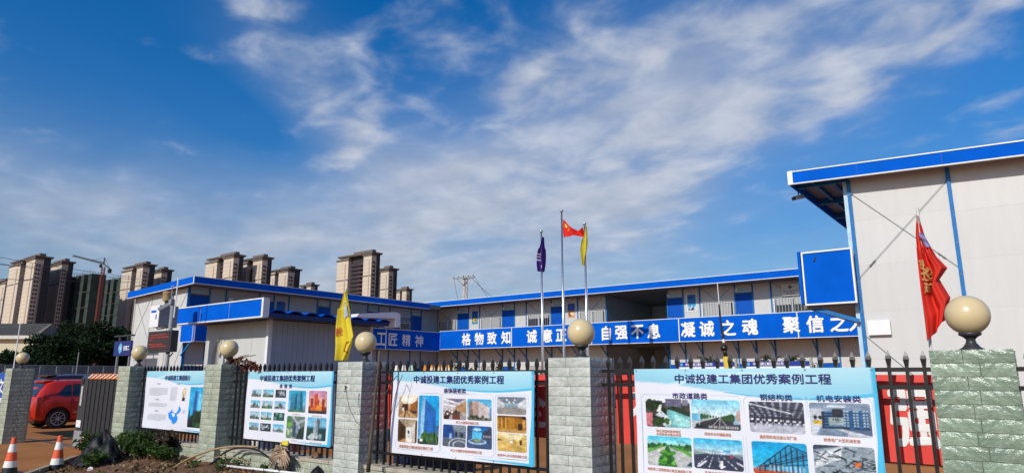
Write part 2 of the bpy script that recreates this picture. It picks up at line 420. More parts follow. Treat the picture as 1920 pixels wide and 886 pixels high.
# ------------------------------------------------------------------ fence sections, low walls
FX = [(PX[1] + .2625, PX[2] - .2625), (PX[2] + .2625, PX[3] - .2625), (PX[3] + .2625, PX[4] - .2625), (PX[4] + .2625, PX[5] - .2625), (PX[5] + .2625, 2.6)]
FLAB = ['black spear fence behind the company profile poster', 'black spear fence behind the poster of twelve small building photos',
        'black spear fence behind the interior decoration poster', 'black spear fence behind the roads and steelwork poster',
        'short black spear fence past the big green pillar']
WLAB = ['low stone wall under the company profile poster fence', 'low stone wall with a dried palm bundle against it',
        'low stone wall beside the leaning dead branch', 'low stone wall under the roads and steelwork poster', 'low stone wall past the big green pillar']
pk = MB().box(-.0125, .0125, -.0125, .0125, .5, 1.775)
pk.add([(x * .013, y * .013, 1.77) for x, y in ((-1, -1), (1, -1), (1, 1), (-1, 1))] + [(x * .021, y * .018, 1.825) for x, y in ((-1, -1), (1, -1), (1, 1), (-1, 1))] + [(x * .016, y * .014, 1.85) for x, y in ((-1, -1), (1, -1), (1, 1), (-1, 1))] + [(0, 0, 1.895)],
       [(0, 1, 5, 4), (1, 2, 6, 5), (2, 3, 7, 6), (3, 0, 4, 7), (4, 5, 9, 8), (5, 6, 10, 9), (6, 7, 11, 10), (7, 4, 8, 11), (8, 9, 12), (9, 10, 12), (10, 11, 12), (11, 8, 12)])
PICK = mesh(pk, M_black, 'picket')
for i, (a, b) in enumerate(FX):
    t = thing('spear_fence', FLAB[i], 'fence', ((a + b) / 2, 6.3, .54), 'black fence sections between the pillars')
    for z in (1.74, 1.60, .69):
        part('rail', B(a - .01, b + .01, 6.283, 6.317, z - .017, z + .017), M_black, t)
    n = int(round((b - a) / .131)); st = (b - a) / n
    for k in range(n):
        x = a + st * (k + .5)
        link('picket', PICK, t, (x - (a + b) / 2, 0, random.uniform(-.004, .004) - .54), (0, random.uniform(-.006, .006), 0))
    w = thing('low_wall', WLAB[i], 'wall', ((a + b) / 2, 6.3, 0), 'low walls under the fence')
    part('core', B(a, b, 6.152, 6.46, -.05, .49), M_mortar, w)
    cp = MB(); nseg = 14
    for k in range(nseg):
        x0 = a + (b - a) * k / nseg; x1 = a + (b - a) * (k + 1) / nseg - .002
        cp.box(x0, x1, 6.125 + random.uniform(0, .012), 6.48, .492, .535 + random.uniform(0, .012))
    part('coping', cp, M_conc, w)
    for r in range(4):
        x = a; z = .145 + .099 * r
        off = .13 * (r % 2); first = True
        while x < b - .03:
            L = min((.256 - off if first else .256), b - x); first = False
            brick(w, 2, (x + L / 2 - (a + b) / 2, 6.152 - 6.3, z), L - .006); x += L

# ------------------------------------------------------------------ printed pictures
class Pic:
    def __init__(s, nx, ny, c=(255, 255, 255)):   # painted three times finer than the mesh, then averaged
        s.n = (nx, ny); s.U, s.V = np.meshgrid((np.arange(3 * nx + 3) - 1) / (3 * nx), (np.arange(3 * ny + 3) - 1) / (3 * ny)); s.U = s.U.clip(0, 1); s.V = s.V.clip(0, 1)
        s.c = np.zeros((3 * ny + 3, 3 * nx + 3, 3)); s.c[:] = c
    def done(s):
        nx, ny = s.n; return s.c.reshape(ny + 1, 3, nx + 1, 3, 3).mean((1, 3)).reshape(-1, 3)
    def put(s, m, col, a=1.): s.c[m] = s.c[m] * (1 - a) + np.array(col, float) * a; return s
    def grad(s, c0, c1, v0=0., v1=1.):
        t = np.clip((s.V - v0) / (v1 - v0), 0, 1)[..., None]; m = (s.V >= v0) & (s.V <= v1)
        s.c[m] = (np.array(c0) * (1 - t) + np.array(c1) * t)[m]; return s
    def rect(s, x0, x1, y0, y1, col, a=1.): return s.put((s.U >= x0) & (s.U <= x1) & (s.V >= y0) & (s.V <= y1), col, a)
    def inside(s, pts):
        m = np.zeros_like(s.U, bool); n = len(pts)
        for i in range(n):
            (x0, y0), (x1, y1) = pts[i], pts[(i + 1) % n]
            if y0 == y1: continue
            c = ((y0 > s.V) != (y1 > s.V)) & (s.U < (x1 - x0) * (s.V - y0) / (y1 - y0) + x0); m ^= c
        return m
    def poly(s, pts, col, a=1.): return s.put(s.inside(pts), col, a)
    def line(s, x0, y0, x1, y1, w, col, a=1.):
        d = math.hypot(x1 - x0, y1 - y0) + 1e-9; t = np.clip(((s.U - x0) * (x1 - x0) + (s.V - y0) * (y1 - y0)) / d / d, 0, 1)
        return s.put(np.hypot(s.U - x0 - t * (x1 - x0), s.V - y0 - t * (y1 - y0)) < w / 2, col, a)
    def ell(s, cx, cy, rx, ry, col, a=1.): return s.put(((s.U - cx) / rx) ** 2 + ((s.V - cy) / ry) ** 2 < 1, col, a)
    def noise(s, amp, seed, m=None, cell=3):
        r = np.random.RandomState(seed); h, w = s.U.shape
        q = r.rand(h // cell + 2, w // cell + 2).repeat(cell, 0).repeat(cell, 1)[:h, :w]
        d = (q[..., None] - .5) * amp
        if m is None: s.c += d
        else: s.c[m] += (d * np.ones(3))[m]
        return s
    def blobs(s, n, x0, x1, y0, y1, r, cols, seed):
        q = random.Random(seed)
        for _ in range(n): s.ell(q.uniform(x0, x1), q.uniform(y0, y1), r * q.uniform(.6, 1.3), r * q.uniform(.7, 1.5), q.choice(cols))
        return s
    def stripes(s, x0, x1, y0, y1, n, col, vert=True, a=1., duty=.5):
        t = ((s.U - x0) / (x1 - x0) if vert else (s.V - y0) / (y1 - y0)) * n
        return s.put((s.U >= x0) & (s.U <= x1) & (s.V >= y0) & (s.V <= y1) & (np.mod(t, 1) < duty), col, a)
SKYB, SKYW = (60, 190, 235), (225, 243, 250)
def p_river(p):
    p.rect(0, 1, 0, 1, (70, 70, 62)); p.rect(0, 1, .86, 1, (225, 232, 238))
    p.rect(.46, .82, .72, 1, (92, 92, 118)); p.stripes(.46, .82, .72, .98, 9, (120, 120, 148)); p.rect(.84, .97, .78, .97, (120, 120, 140)); p.rect(.1, .4, .8, .93, (96, 108, 110))
    p.poly([(.42, 0), (.5, .6), (.62, .68), (1, .42), (1, 0)], (120, 190, 190)); p.poly([(.6, .1), (.68, .45), (1, .25), (1, .05)], (170, 220, 218), .8)
    p.poly([(.5, .66), (.98, .38), (1, .55), (.6, .76)], (40, 58, 38)); p.blobs(26, 0, .42, .35, .9, .07, [(24, 34, 20), (34, 50, 28), (48, 60, 40)], 3)
    p.poly([(0, .05), (0, .5), (.16, .5), (.14, .02)], (205, 120, 130)); p.poly([(.25, .55), (.33, .8), (.38, .78), (.34, .5)], (230, 232, 226))
    p.poly([(.22, .42), (.36, .58), (.55, .3), (.5, .24)], (212, 222, 232)); p.poly([(.36, .2), (.48, .34), (.58, .2), (.56, .08), (.4, .05)], (222, 224, 220))
    p.blobs(14, .18, .5, .05, .34, .05, [(40, 70, 34), (60, 92, 40), (230, 230, 225)], 5); p.noise(34, 1)
def p_avenue(p):
    p.grad((245, 248, 250), (120, 205, 235), .35, 1); p.rect(0, 1, 0, .36, (196, 200, 205))
    p.poly([(.08, .18), (.56, .42), (.64, .42), (1, .2), (1, .0), (.06, .02)], (62, 62, 70)); p.rect(0, .2, .28, .52, (110, 190, 225)); p.rect(.86, .98, .2, .5, (150, 190, 215))
    for i in range(6): p.ell(.22 + .06 * i, .43 + .0 * i, .035 - .004 * i, .11 - .015 * i, (52, 96, 60))
    for i in range(5): p.ell(.84 - .05 * i, .40, .055 - .008 * i, .14 - .02 * i, (56, 92, 52))
    p.stripes(.36, .96, .05, .13, 17, (235, 235, 235)); p.line(.6, .4, .45, .14, .012, (230, 230, 230)); p.line(.6, .4, .72, .14, .012, (230, 230, 230)); p.line(.6, .4, .58, .14, .012, (230, 230, 230))
    p.poly([(.02, .02), (.14, .16), (.2, .14), (.3, .02)], (40, 44, 54)); p.line(.16, .15, .16, .62, .014, (210, 205, 200)); p.ell(.97, .46, .05, .2, (190, 160, 150)); p.noise(10, 2)
def p_highway(p):
    p.grad((225, 240, 240), (70, 205, 235), .6, 1); p.rect(0, 1, 0, .64, (196, 200, 196)); p.rect(0, 1, .55, .72, (60, 122, 62)); p.blobs(40, 0, 1, .6, .74, .04, [(50, 112, 58), (84, 150, 62), (36, 92, 48)], 4)
    p.poly([(0, .56), (.45, .68), (0, .38)], (110, 175, 80)); p.poly([(0, .0), (0, .42), (.44, .68), (.3, .0)], (200, 204, 200)); p.poly([(.5, .68), (.66, 0), (1, 0), (1, .32)], (186, 190, 188))
    p.poly([(.56, .68), (1, .5), (1, .34)], (100, 165, 70)); p.poly([(.44, .68), (.24, .0), (.68, .0), (.5, .68)], (42, 110, 44)); p.blobs(34, .3, .62, .0, .5, .05, [(30, 96, 34), (76, 152, 52), (50, 126, 46), (120, 180, 70)], 6)
    p.poly([(.88, .06), (.96, .2), (1, .18), (1, .04)], (40, 80, 92)); p.noise(12, 3)
def p_road(p):
    p.grad((228, 240, 248), (50, 185, 235), .5, 1); p.rect(0, 1, 0, .5, (58, 66, 88)); p.poly([(0, .62), (0, .44), (.32, .52)], (150, 170, 160)); p.poly([(1, .55), (.72, .55), (1, .34)], (120, 140, 150))
    p.line(0, .62, .45, .6, .03, (150, 170, 185)); p.line(.45, .6, 1, .5, .03, (150, 170, 185)); p.stripes(0, .5, .5, .6, 9, (140, 160, 175), duty=.2)
    for a, b_ in (((.42, .5), (.3, .02)), ((.5, .5), (.56, 0)), ((.55, .5), (.9, .02)), ((.36, .5), (.06, .1))):
        for k in range(5):
            t0, t1 = k / 5, k / 5 + .11; p.line(a[0] + (b_[0] - a[0]) * t0, a[1] + (b_[1] - a[1]) * t0, a[0] + (b_[0] - a[0]) * t1, a[1] + (b_[1] - a[1]) * t1, .008 + .022 * t0, (238, 240, 244))
    p.poly([(.05, .06), (.24, .28), (.28, .26), (.12, .05)], (240, 240, 245)); p.poly([(.5, .14), (.57, .04), (.66, .13), (.6, .14), (.6, .3), (.55, .3), (.55, .14)], (242, 242, 246)); p.poly([(.86, .3), (1, .2), (1, .14), (.88, .24)], (240, 240, 245))
    p.rect(.74, .82, .42, .47, (225, 60, 80)); p.rect(.62, .76, .58, .65, (90, 170, 215)); p.noise(10, 4)
def p_steelhall(p):
    p.rect(0, 1, 0, 1, (70, 72, 90)); p.rect(0, 1, 0, .3, (186, 188, 202)); p.poly([(0, .3), (1, .22), (1, .3), (0, .38)], (150, 152, 168))
    for k in range(9): p.line(-.2 + .16 * k, 1.05, .1 + .1 * k, .52, .045, (150, 158, 172))
    for k in range(5): p.line(0, .95 - .1 * k, 1, .72 - .06 * k, .028, (42, 44, 62))
    p.line(0, .94, .8, .62, .03, (235, 240, 245)); p.rect(0, 1, .3, .5, (48, 48, 66))
    for k in range(9): p.rect(.02 + .11 * k, .08 + .11 * k, .40 - .008 * k, .46 - .008 * k, (235, 238, 245)); p.rect(.09 + .11 * k, .13 + .11 * k, .31 - .006 * k, .37 - .006 * k, (225, 228, 238))
    for k in range(6): p.line(.1 + .17 * k, .24, .1 + .17 * k, .62, .02, (34, 34, 50))
    p.noise(12, 5)
def p_racks(p):
    p.grad((70, 90, 120), (150, 172, 196)); p.poly([(0, 1), (0, .75), (.35, .8), (1, .86), (1, 1)], (140, 158, 180)); p.rect(.3, .6, .86, .93, (235, 240, 245), .8); p.rect(0, .22, .2, .82, (205, 212, 222))
    p.poly([(0, .3), (.2, .34), (1, .04), (1, 0), (0, 0)], (200, 206, 214)); p.poly([(.08, .02), (.2, .3), (.62, .1), (.6, 0)], (120, 140, 165)); p.rect(.2, .98, .22, .74, (36, 46, 66))
    for k in range(6):
        p.rect(.24, .98, .28 + .085 * k, .31 + .085 * k, (60, 130, 185)); p.stripes(.56, .98, .31 + .085 * k, .35 + .085 * k, 8, (190, 205, 215), duty=.6)
    p.rect(.38, .56, .62, .82, (46, 50, 60)); p.rect(.31, .56, .32, .56, (150, 168, 170)); p.stripes(.38, .5, .46, .54, 3, (50, 60, 66)); p.rect(.66, .72, .2, .78, (40, 90, 140)); p.rect(.82, .86, .2, .78, (40, 90, 140))
    p.ell(.09, .55, .03, .06, (30, 30, 34)); p.ell(.17, .55, .03, .06, (30, 30, 34)); p.rect(.06, .19, .34, .46, (210, 170, 40)); p.noise(18, 6)
def p_frame(p):
    p.grad((60, 200, 235), (20, 165, 225)); p.rect(0, 1, 0, .14, (190, 84, 52)); p.poly([(0, .13), (.16, .3), (.68, .9), (1, .7), (1, .1)], (60, 130, 170), .55)
    for k in range(9):
        x = .12 + .1 * k; top = .2 + (.7 * (x - .1) / .58 if x < .68 else .7 - .25 * (x - .68) / .32); p.line(x, .1, x, top, .018, (28, 36, 58))
    for h in (.28, .42, .56): p.line(.1, .2, 1, h + .1, .02, (34, 42, 64))
    p.line(.1, .2, .68, .93, .022, (28, 34, 52)); p.line(.68, .93, 1, .72, .022, (28, 34, 52)); p.line(.2, .2, .8, .8, .014, (40, 48, 70)); p.line(.3, .2, 1, .62, .014, (40, 48, 70)); p.stripes(.3, .98, .1, .3, 9, (205, 222, 230), duty=.45, a=.7); p.line(0, .16, .2, .22, .03, (225, 80, 60)); p.noise(12, 7)
def p_pipes(p):
    p.rect(0, 1, 0, 1, (150, 165, 175)); p.poly([(0, 1), (0, .85), (.5, 1)], (60, 70, 90)); p.poly([(0, .3), (.1, .8), (.5, .98), (.45, .6)], (222, 228, 232)); q = random.Random(4)
    for k in range(90): x, y = q.uniform(.1, 1), q.uniform(0, .85); p.line(x, y, x + q.uniform(-.18, .18), y + q.uniform(-.12, .12), q.uniform(.012, .04), q.choice([(30, 36, 48), (40, 52, 66), (70, 84, 96), (20, 24, 34), (150, 165, 172)]))
    p.rect(.68, .77, .42, .56, (225, 110, 50)); p.noise(26, 8)
def p_lobby(p):
    p.grad((150, 96, 52), (225, 205, 175)); p.poly([(0, 1), (.2, .62), (.8, .62), (1, 1)], (240, 228, 205)); p.rect(.28, .75, .78, .9, (252, 246, 232)); p.poly([(.15, .3), (.2, .62), (.5, .62), (.5, .32)], (80, 44, 26)); p.poly([(.62, .3), (.62, .6), (1, .8), (1, .25)], (150, 92, 44))
    p.rect(.18, .3, .3, .45, (240, 240, 235)); p.rect(.55, .95, .2, .32, (70, 50, 40)); p.poly([(0, 0), (.25, .3), (.6, .3), (1, 0)], (200, 160, 110)); p.line(.3, 0, .38, .28, .04, (70, 40, 24)); p.line(.6, .05, .45, .28, .03, (90, 56, 30)); p.noise(24, 9)
def p_btower(p):
    p.grad((90, 200, 240), (20, 160, 225)); p.poly([(.02, .1), (.2, .98), (.84, .68), (.86, .1)], (40, 105, 185)); p.poly([(.02, .1), (.2, .98), (.32, .96), (.26, .1)], (140, 190, 225)); p.stripes(.3, .84, .2, .9, 11, (32, 92, 170), vert=False, a=.35)
    p.poly([(.84, .68), (.84, .2), (1, .2), (1, .98), (.3, .98)], (24, 165, 228)); p.rect(.86, 1, .16, .38, (70, 110, 150)); p.rect(0, .12, .16, .7, (70, 140, 195), .7); p.rect(0, 1, 0, .1, (60, 70, 66)); p.blobs(30, .2, 1, .06, .2, .06, [(30, 62, 34), (50, 92, 44), (80, 120, 60)], 3); p.rect(.1, .24, .05, .1, (235, 240, 240)); p.noise(8, 10)
def p_corridor(p):
    p.rect(0, 1, 0, 1, (92, 66, 46)); p.poly([(0, 1), (.42, .66), (.75, .66), (1, 1)], (170, 150, 125)); p.rect(.42, .72, .2, .66, (226, 226, 220)); p.poly([(.72, .05), (.72, .7), (.9, .9), (.9, 0)], (210, 205, 195)); p.rect(.52, .6, .38, .52, (50, 50, 50)); p.rect(.52, .6, .18, .26, (110, 110, 105))
    p.poly([(0, 0), (.42, .2), (.75, .2), (.8, 0)], (200, 150, 90)); p.poly([(.42, .02), (.46, .22), (.75, .22), (.74, 0)], (236, 234, 228)); p.poly([(.02, .1), (.1, .8), (.4, .62), (.36, .2)], (70, 46, 30)); p.noise(20, 11)
def p_office(p):
    p.grad((160, 150, 150), (210, 205, 215)); p.poly([(0, 1), (.4, .7), (1, .98), (1, 1)], (120, 112, 138)); p.line(0, .98, .9, .66, .09, (246, 246, 250)); p.line(0, .72, .5, .64, .06, (246, 246, 248)); p.poly([(.5, .4), (.55, .62), (1, .9), (1, .3)], (190, 150, 110)); p.stripes(.55, 1, .35, .75, 8, (150, 110, 78), a=.6)
    p.rect(0, .75, .22, .4, (90, 74, 66)); p.blobs(14, 0, .6, .2, .5, .04, [(230, 228, 225), (50, 42, 40), (140, 60, 46)], 5); p.poly([(0, 0), (.05, .2), (.3, .22), (.25, 0)], (60, 40, 36)); p.poly([(.4, 0), (.42, .26), (.72, .24), (.75, 0)], (110, 60, 46)); p.noise(26, 12)
def p_block(p):
    p.grad((190, 225, 240), (70, 180, 230)); p.poly([(.06, .14), (.08, .84), (.22, .92), (.5, .9), (.92, .6), (.9, .14)], (190, 172, 165)); p.poly([(.06, .14), (.08, .84), (.22, .92), (.24, .14)], (140, 116, 108)); p.stripes(.24, .5, .16, .86, 5, (160, 125, 110), a=.8); p.poly([(.48, .12), (.5, .9), (.92, .62), (.9, .12)], (218, 206, 200)); p.stripes(.5, .9, .2, .82, 9, (170, 160, 160), vert=False, a=.5)
    p.poly([(.92, .14), (.92, .55), (1, .62), (1, .14)], (110, 150, 190)); p.rect(0, 1, 0, .14, (120, 120, 108)); p.blobs(14, .05, .8, .08, .2, .05, [(50, 62, 40), (70, 80, 56)], 8); p.noise(12, 13)
def p_show1(p):
    p.rect(0, 1, 0, 1, (96, 112, 136)); p.poly([(0, .4), (0, 1), (.4, 1), (.5, .6), (.5, .4)], (30, 70, 140)); p.poly([(.4, 1), (.55, .7), (.95, .7), (1, 1)], (130, 140, 150)); p.rect(.55, .64, .45, .66, (40, 44, 54)); p.rect(.74, .9, .42, .64, (50, 56, 66)); p.rect(.3, .4, .3, .6, (150, 180, 215)); p.poly([(0, 0), (.1, .35), (1, .35), (1, 0)], (88, 96, 110))
    for r in (.18, .3): p.put(np.abs(np.hypot((p.U - .75) / 1.5, p.V - .1) - r) < .02, (190, 196, 205))
    p.noise(26, 14)
def p_show2(p):
    p.rect(0, 1, 0, 1, (60, 86, 128)); p.poly([(.2, .3), (.24, .96), (.62, .8), (.6, .35)], (90, 190, 230)); p.ell(.5, .88, .3, .16, (30, 110, 190)); p.ell(.42, .84, .18, .07, (180, 225, 240)); p.poly([(.65, .4), (.7, .8), (1, .9), (1, .4)], (60, 70, 90)); p.stripes(.68, .98, .5, .6, 6, (190, 190, 195)); p.ell(.42, .3, .38, .13, (170, 196, 220)); p.ell(.42, .33, .3, .08, (90, 110, 140)); p.rect(.3, .55, .32, .38, (170, 190, 80)); p.rect(0, 1, 0, .14, (66, 88, 130)); p.noise(22, 15)
def p_meet(p):
    p.grad((150, 155, 160), (170, 180, 190)); p.poly([(0, 1), (.25, .62), (.75, .62), (1, 1)], (112, 124, 138)); p.rect(.26, .74, .38, .62, (180, 195, 205)); p.stripes(.28, .72, .4, .58, 9, (60, 130, 150)); p.poly([(0, .3), (.26, .42), (.74, .42), (1, .26), (1, 0), (0, 0)], (150, 146, 142)); p.poly([(.74, .4), (.74, .62), (1, .9), (1, .3)], (210, 212, 214)); p.poly([(.26, .4), (.26, .62), (0, .9), (0, .3)], (200, 204, 206))
    for x, y in ((.33, .86), (.6, .86), (.42, .72), (.56, .72)): p.line(x, y, x + .03, y - .06, .05, (250, 250, 250))
    p.noise(12, 16)
def p_gold1(p):
    p.rect(0, 1, 0, 1, (160, 106, 36)); p.rect(0, 1, .85, 1, (120, 80, 40)); p.rect(0, 1, 0, .22, (196, 150, 80)); p.stripes(.0, .7, .25, .88, 5, (222, 170, 80), duty=.3); p.rect(.36, .6, .3, .9, (190, 130, 44)); p.rect(.72, .86, .15, .55, (60, 44, 34)); p.ell(.95, .9, .1, .1, (60, 40, 26)); p.rect(.88, .97, .3, .8, (210, 160, 80)); p.noise(20, 17)
def p_gold2(p):
    p.rect(0, 1, 0, 1, (224, 192, 110)); p.poly([(0, 1), (.35, .62), (.7, .62), (1, 1)], (240, 226, 176)); p.rect(.38, .62, .42, .64, (206, 160, 72)); p.rect(.4, .52, .45, .6, (240, 238, 228)); p.rect(.76, .84, .4, .66, (96, 56, 26)); p.poly([(0, 0), (.4, .42), (.62, .42), (1, .1), (1, 0)], (206, 170, 92)); p.poly([(0, .7), (.22, .6), (0, .56)], (110, 70, 36)); p.noise(12, 18)
def p_twin(p):
    p.grad((150, 215, 235), (40, 165, 210)); p.poly([(.1, .05), (.14, .9), (.5, .86), (.5, .05)], (60, 140, 170)); p.poly([(.5, .05), (.55, .96), (.78, .93), (.86, .05)], (70, 150, 175)); p.poly([(.34, .05), (.36, .75), (.5, .9), (.5, .05)], (30, 90, 125)); p.stripes(.1, .86, .1, .85, 9, (42, 112, 145), a=.3); p.poly([(.66, .05), (.66, .9), (.78, .93), (.86, .05)], (34, 100, 130)); p.rect(0, 1, 0, .1, (90, 130, 90)); p.rect(.88, 1, .1, .3, (120, 150, 180)); p.noise(12, 21)
def p_sunset(p):
    p.grad((240, 170, 130), (200, 150, 190), .3, 1); p.rect(0, 1, 0, .3, (120, 60, 40))
    for x0, x1, h, c in ((.1, .25, .68, (140, 46, 36)), (.3, .5, .86, (190, 66, 40)), (.48, .58, .6, (150, 50, 36)), (.74, .88, .64, (130, 40, 34))): p.rect(x0, x1, .1, h, c); p.stripes(x0, x1, .15, h, 3, (220, 110, 60), a=.5)
    p.rect(.42, .72, .14, .36, (240, 150, 60)); p.rect(.1, .4, .14, .26, (225, 120, 50)); p.rect(0, 1, 0, .12, (54, 52, 62)); p.noise(30, 22)
def p_aerial(p):
    p.rect(0, 1, 0, 1, (110, 130, 120)); p.poly([(0, .5), (.2, .9), (.35, 1), (0, 1)], (70, 130, 70)); p.ell(.15, .62, .14, .09, (120, 200, 60)); p.line(.3, 1, .7, .5, .1, (190, 200, 205)); p.line(.4, .62, 1, .86, .1, (180, 190, 196)); p.poly([(.36, .05), (.36, .7), (.5, .74), (.52, .08)], (62, 76, 100)); p.poly([(.52, .3), (.52, .66), (.64, .62), (.66, .3)], (140, 160, 190)); p.poly([(.55, 0), (.7, .4), (1, .6), (1, 0)], (40, 62, 58)); p.blobs(16, 0, .35, 0, .4, .06, [(150, 170, 150), (90, 150, 70), (200, 205, 190)], 3); p.noise(30, 23)
def p_seatower(p):
    p.grad((170, 215, 232), (90, 180, 225), .5, 1); p.rect(0, 1, 0, .55, (30, 66, 66)); p.rect(0, 1, .54, .62, (90, 160, 190)); p.poly([(.36, .2), (.34, .95), (.52, .98), (.5, .2)], (160, 185, 200)); p.poly([(.5, .2), (.52, .98), (.66, .9), (.6, .2)], (70, 70, 76)); p.line(.54, .25, .58, .9, .03, (190, 190, 195)); p.blobs(18, .15, .75, .05, .26, .07, [(200, 210, 210), (150, 170, 175), (60, 80, 80)], 5); p.rect(0, .3, .3, .45, (60, 96, 60), .7); p.noise(18, 24)
def p_small(k):
    def f(p):
        q = random.Random(k * 7 + 1)
        if k in (2, 10): p.rect(0, 1, 0, 1, (50, 66, 76)); [p.line(q.uniform(.1, .9), q.uniform(.2, .4), q.uniform(.1, .9), q.uniform(.6, .95), .06, (190, 200, 205)) for _ in range(9)]
        elif k == 8: p.rect(0, 1, 0, 1, (44, 92, 84)); p.blobs(9, .1, .9, .2, .8, .14, [(200, 215, 220), (120, 160, 165), (36, 76, 60)], 3)
        else:
            p.grad((200, 225, 235), [(150, 200, 225), (80, 185, 225)][k % 2], .3, 1); p.rect(0, 1, 0, .3, [(130, 140, 130), (70, 130, 80), (150, 160, 170)][k % 3])
            for _ in range(4): x = q.uniform(.05, .7); h = q.uniform(.5, .9) if k not in (6, 11) else .5; p.rect(x, x + q.uniform(.1, .28), .22, h, q.choice([(150, 160, 172), (110, 124, 140), (196, 202, 206), (170, 90, 60) if k == 1 else (90, 100, 110)]))
            p.blobs(8, 0, 1, .15, .3, .07, [(50, 80, 50), (40, 60, 44), (90, 100, 90)], k)
        p.noise(26, 30 + k)
    return f
def p_bigtower(p):
    p.grad((60, 190, 235), (40, 175, 228)); p.poly([(.18, .2), (.28, .92), (.82, .84), (.9, .2)], (70, 160, 215)); p.poly([(.26, .25), (.3, .9), (.45, .88), (.42, .25)], (36, 96, 170)); p.poly([(.48, .25), (.52, .86), (.72, .82), (.72, .25)], (110, 205, 235)); p.poly([(.75, .25), (.75, .82), (.86, .78), (.9, .25)], (30, 100, 180)); p.rect(0, 1, 0, .2, (24, 34, 30)); p.blobs(26, .2, 1, .1, .36, .09, [(24, 44, 34), (34, 60, 40), (20, 30, 30)], 5); p.blobs(10, .3, 1, .02, .12, .05, [(60, 100, 50), (40, 70, 40)], 6); p.poly([(0, .18), (.12, .55), (.14, .18)], (30, 80, 110)); p.rect(0, .16, 0, .18, (36, 40, 48)); p.noise(16, 40)

POST_Y = 6.225
def relief(x, z): return .011 * sin(x * 3.3 + z * 2) * sin(z * 4.1 - x) + .003 * sin(x * 11 + 2 * z)
def pgrid(parent, name, pic, x0, x1, z0, z1, layer, radius=0., label=None):
    nx_, ny_ = pic.n; m = MB(); w, h = x1 - x0, z1 - z0
    for j in range(ny_ + 1):
        for i in range(nx_ + 1):
            x, z = w * i / nx_, h * j / ny_
            if radius:
                cx = min(max(x, radius), w - radius); cz = min(max(z, radius), h - radius); d = math.hypot(x - cx, z - cz)
                if d > radius: x, z = cx + (x - cx) * radius / d, cz + (z - cz) * radius / d
            m.v.append((x0 + x, POST_Y - .0022 * layer - relief(x0 + x, z0 + z), z0 + z))
    for j in range(ny_):
        for i in range(nx_): k = j * (nx_ + 1) + i; m.f.append((k, k + 1, k + nx_ + 2, k + nx_ + 1)); m.m.append(0)
    c = np.clip(pic.done(), 0, 255) / 255; c = np.where(c <= .04045, c / 12.92, ((c + .055) / 1.055) ** 2.4) * .84
    return part(name, m, M_print, parent, True, c, label, recalc=False)
def photo(parent, fn, x0, x1, z0, z1, dens=95, radius=.022):
    p = Pic(max(8, int((x1 - x0) * dens)), max(8, int((z1 - z0) * dens))); fn(p)
    rs = np.random.RandomState(int(abs(x0) * 1000 + z0 * 77)); h, w = p.U.shape; f = np.zeros((h, w))
    for n_, a_ in ((5, .07), (11, .10), (24, .11), (60, .10)):
        q = rs.rand(n_ + 2, n_ + 2); yy = p.V * n_; xx = p.U * n_; i0 = yy.astype(int); j0 = xx.astype(int); fy = yy - i0; fx_ = xx - j0
        f += a_ * ((q[i0, j0] * (1 - fx_) + q[i0, j0 + 1] * fx_) * (1 - fy) + (q[i0 + 1, j0] * (1 - fx_) + q[i0 + 1, j0 + 1] * fx_) * fy - .5) * 2
    p.c *= (1 + f)[..., None]
    return pgrid(parent, 'photo', p, x0, x1, z0, z1, 1, radius)
def plines(parent, rows, ink, bold=.0, name='lettering'):
    for (s, x0, x1, z0, z1) in rows:
        m = MB()
        lettering(m, s, lambda u, v: (x0 + (x1 - x0) * u, POST_Y - .0066 - relief(x0 + (x1 - x0) * u, z0 + (z1 - z0) * v), z0 + (z1 - z0) * v), bold)
        part(name, m, ink, parent, recalc=False)
def pstrip(parent, name, pts, w, ink, layer=1.):  # a printed line
    m = MB(); n = len(pts)
    for i, (x, z) in enumerate(pts):
        a = pts[max(0, i - 1)]; b = pts[min(n - 1, i + 1)]; dx_, dz_ = b[0] - a[0], b[1] - a[1]; d = math.hypot(dx_, dz_) + 1e-9
        ww = w(i / (n - 1)) if callable(w) else w
        for s in (-1, 1):
            px, pz = x - s * dz_ / d * ww / 2, z + s * dx_ / d * ww / 2; m.v.append((px, POST_Y - .0022 * layer - relief(px, pz), pz))
    m.f = [(2 * i, 2 * i + 1, 2 * i + 3, 2 * i + 2) for i in range(n - 1)]; m.m = [0] * len(m.f)
    return part(name, m, ink, parent, recalc=False)
def rrect(x0, x1, z0, z1, r, gap=None):
    P = []
    for cx, cz, a0 in ((x1 - r, z1 - r, 90), (x1 - r, z0 + r, 0), (x0 + r, z0 + r, -90), (x0 + r, z1 - r, -180)):
        for k in range(6): a = R(a0 - k * 18); P.append((cx + r * cos(a), cz + r * sin(a)))
    return [((gap[1] if gap else x0 + r), z1)] + P + [((gap[0] if gap else x0 + r), z1)]
M_cyan = mat('cyan_ink', (.06, .48, .74), .45, .04)
M_wht = mat('paper_white', (.78, .80, .84), .45, .02)
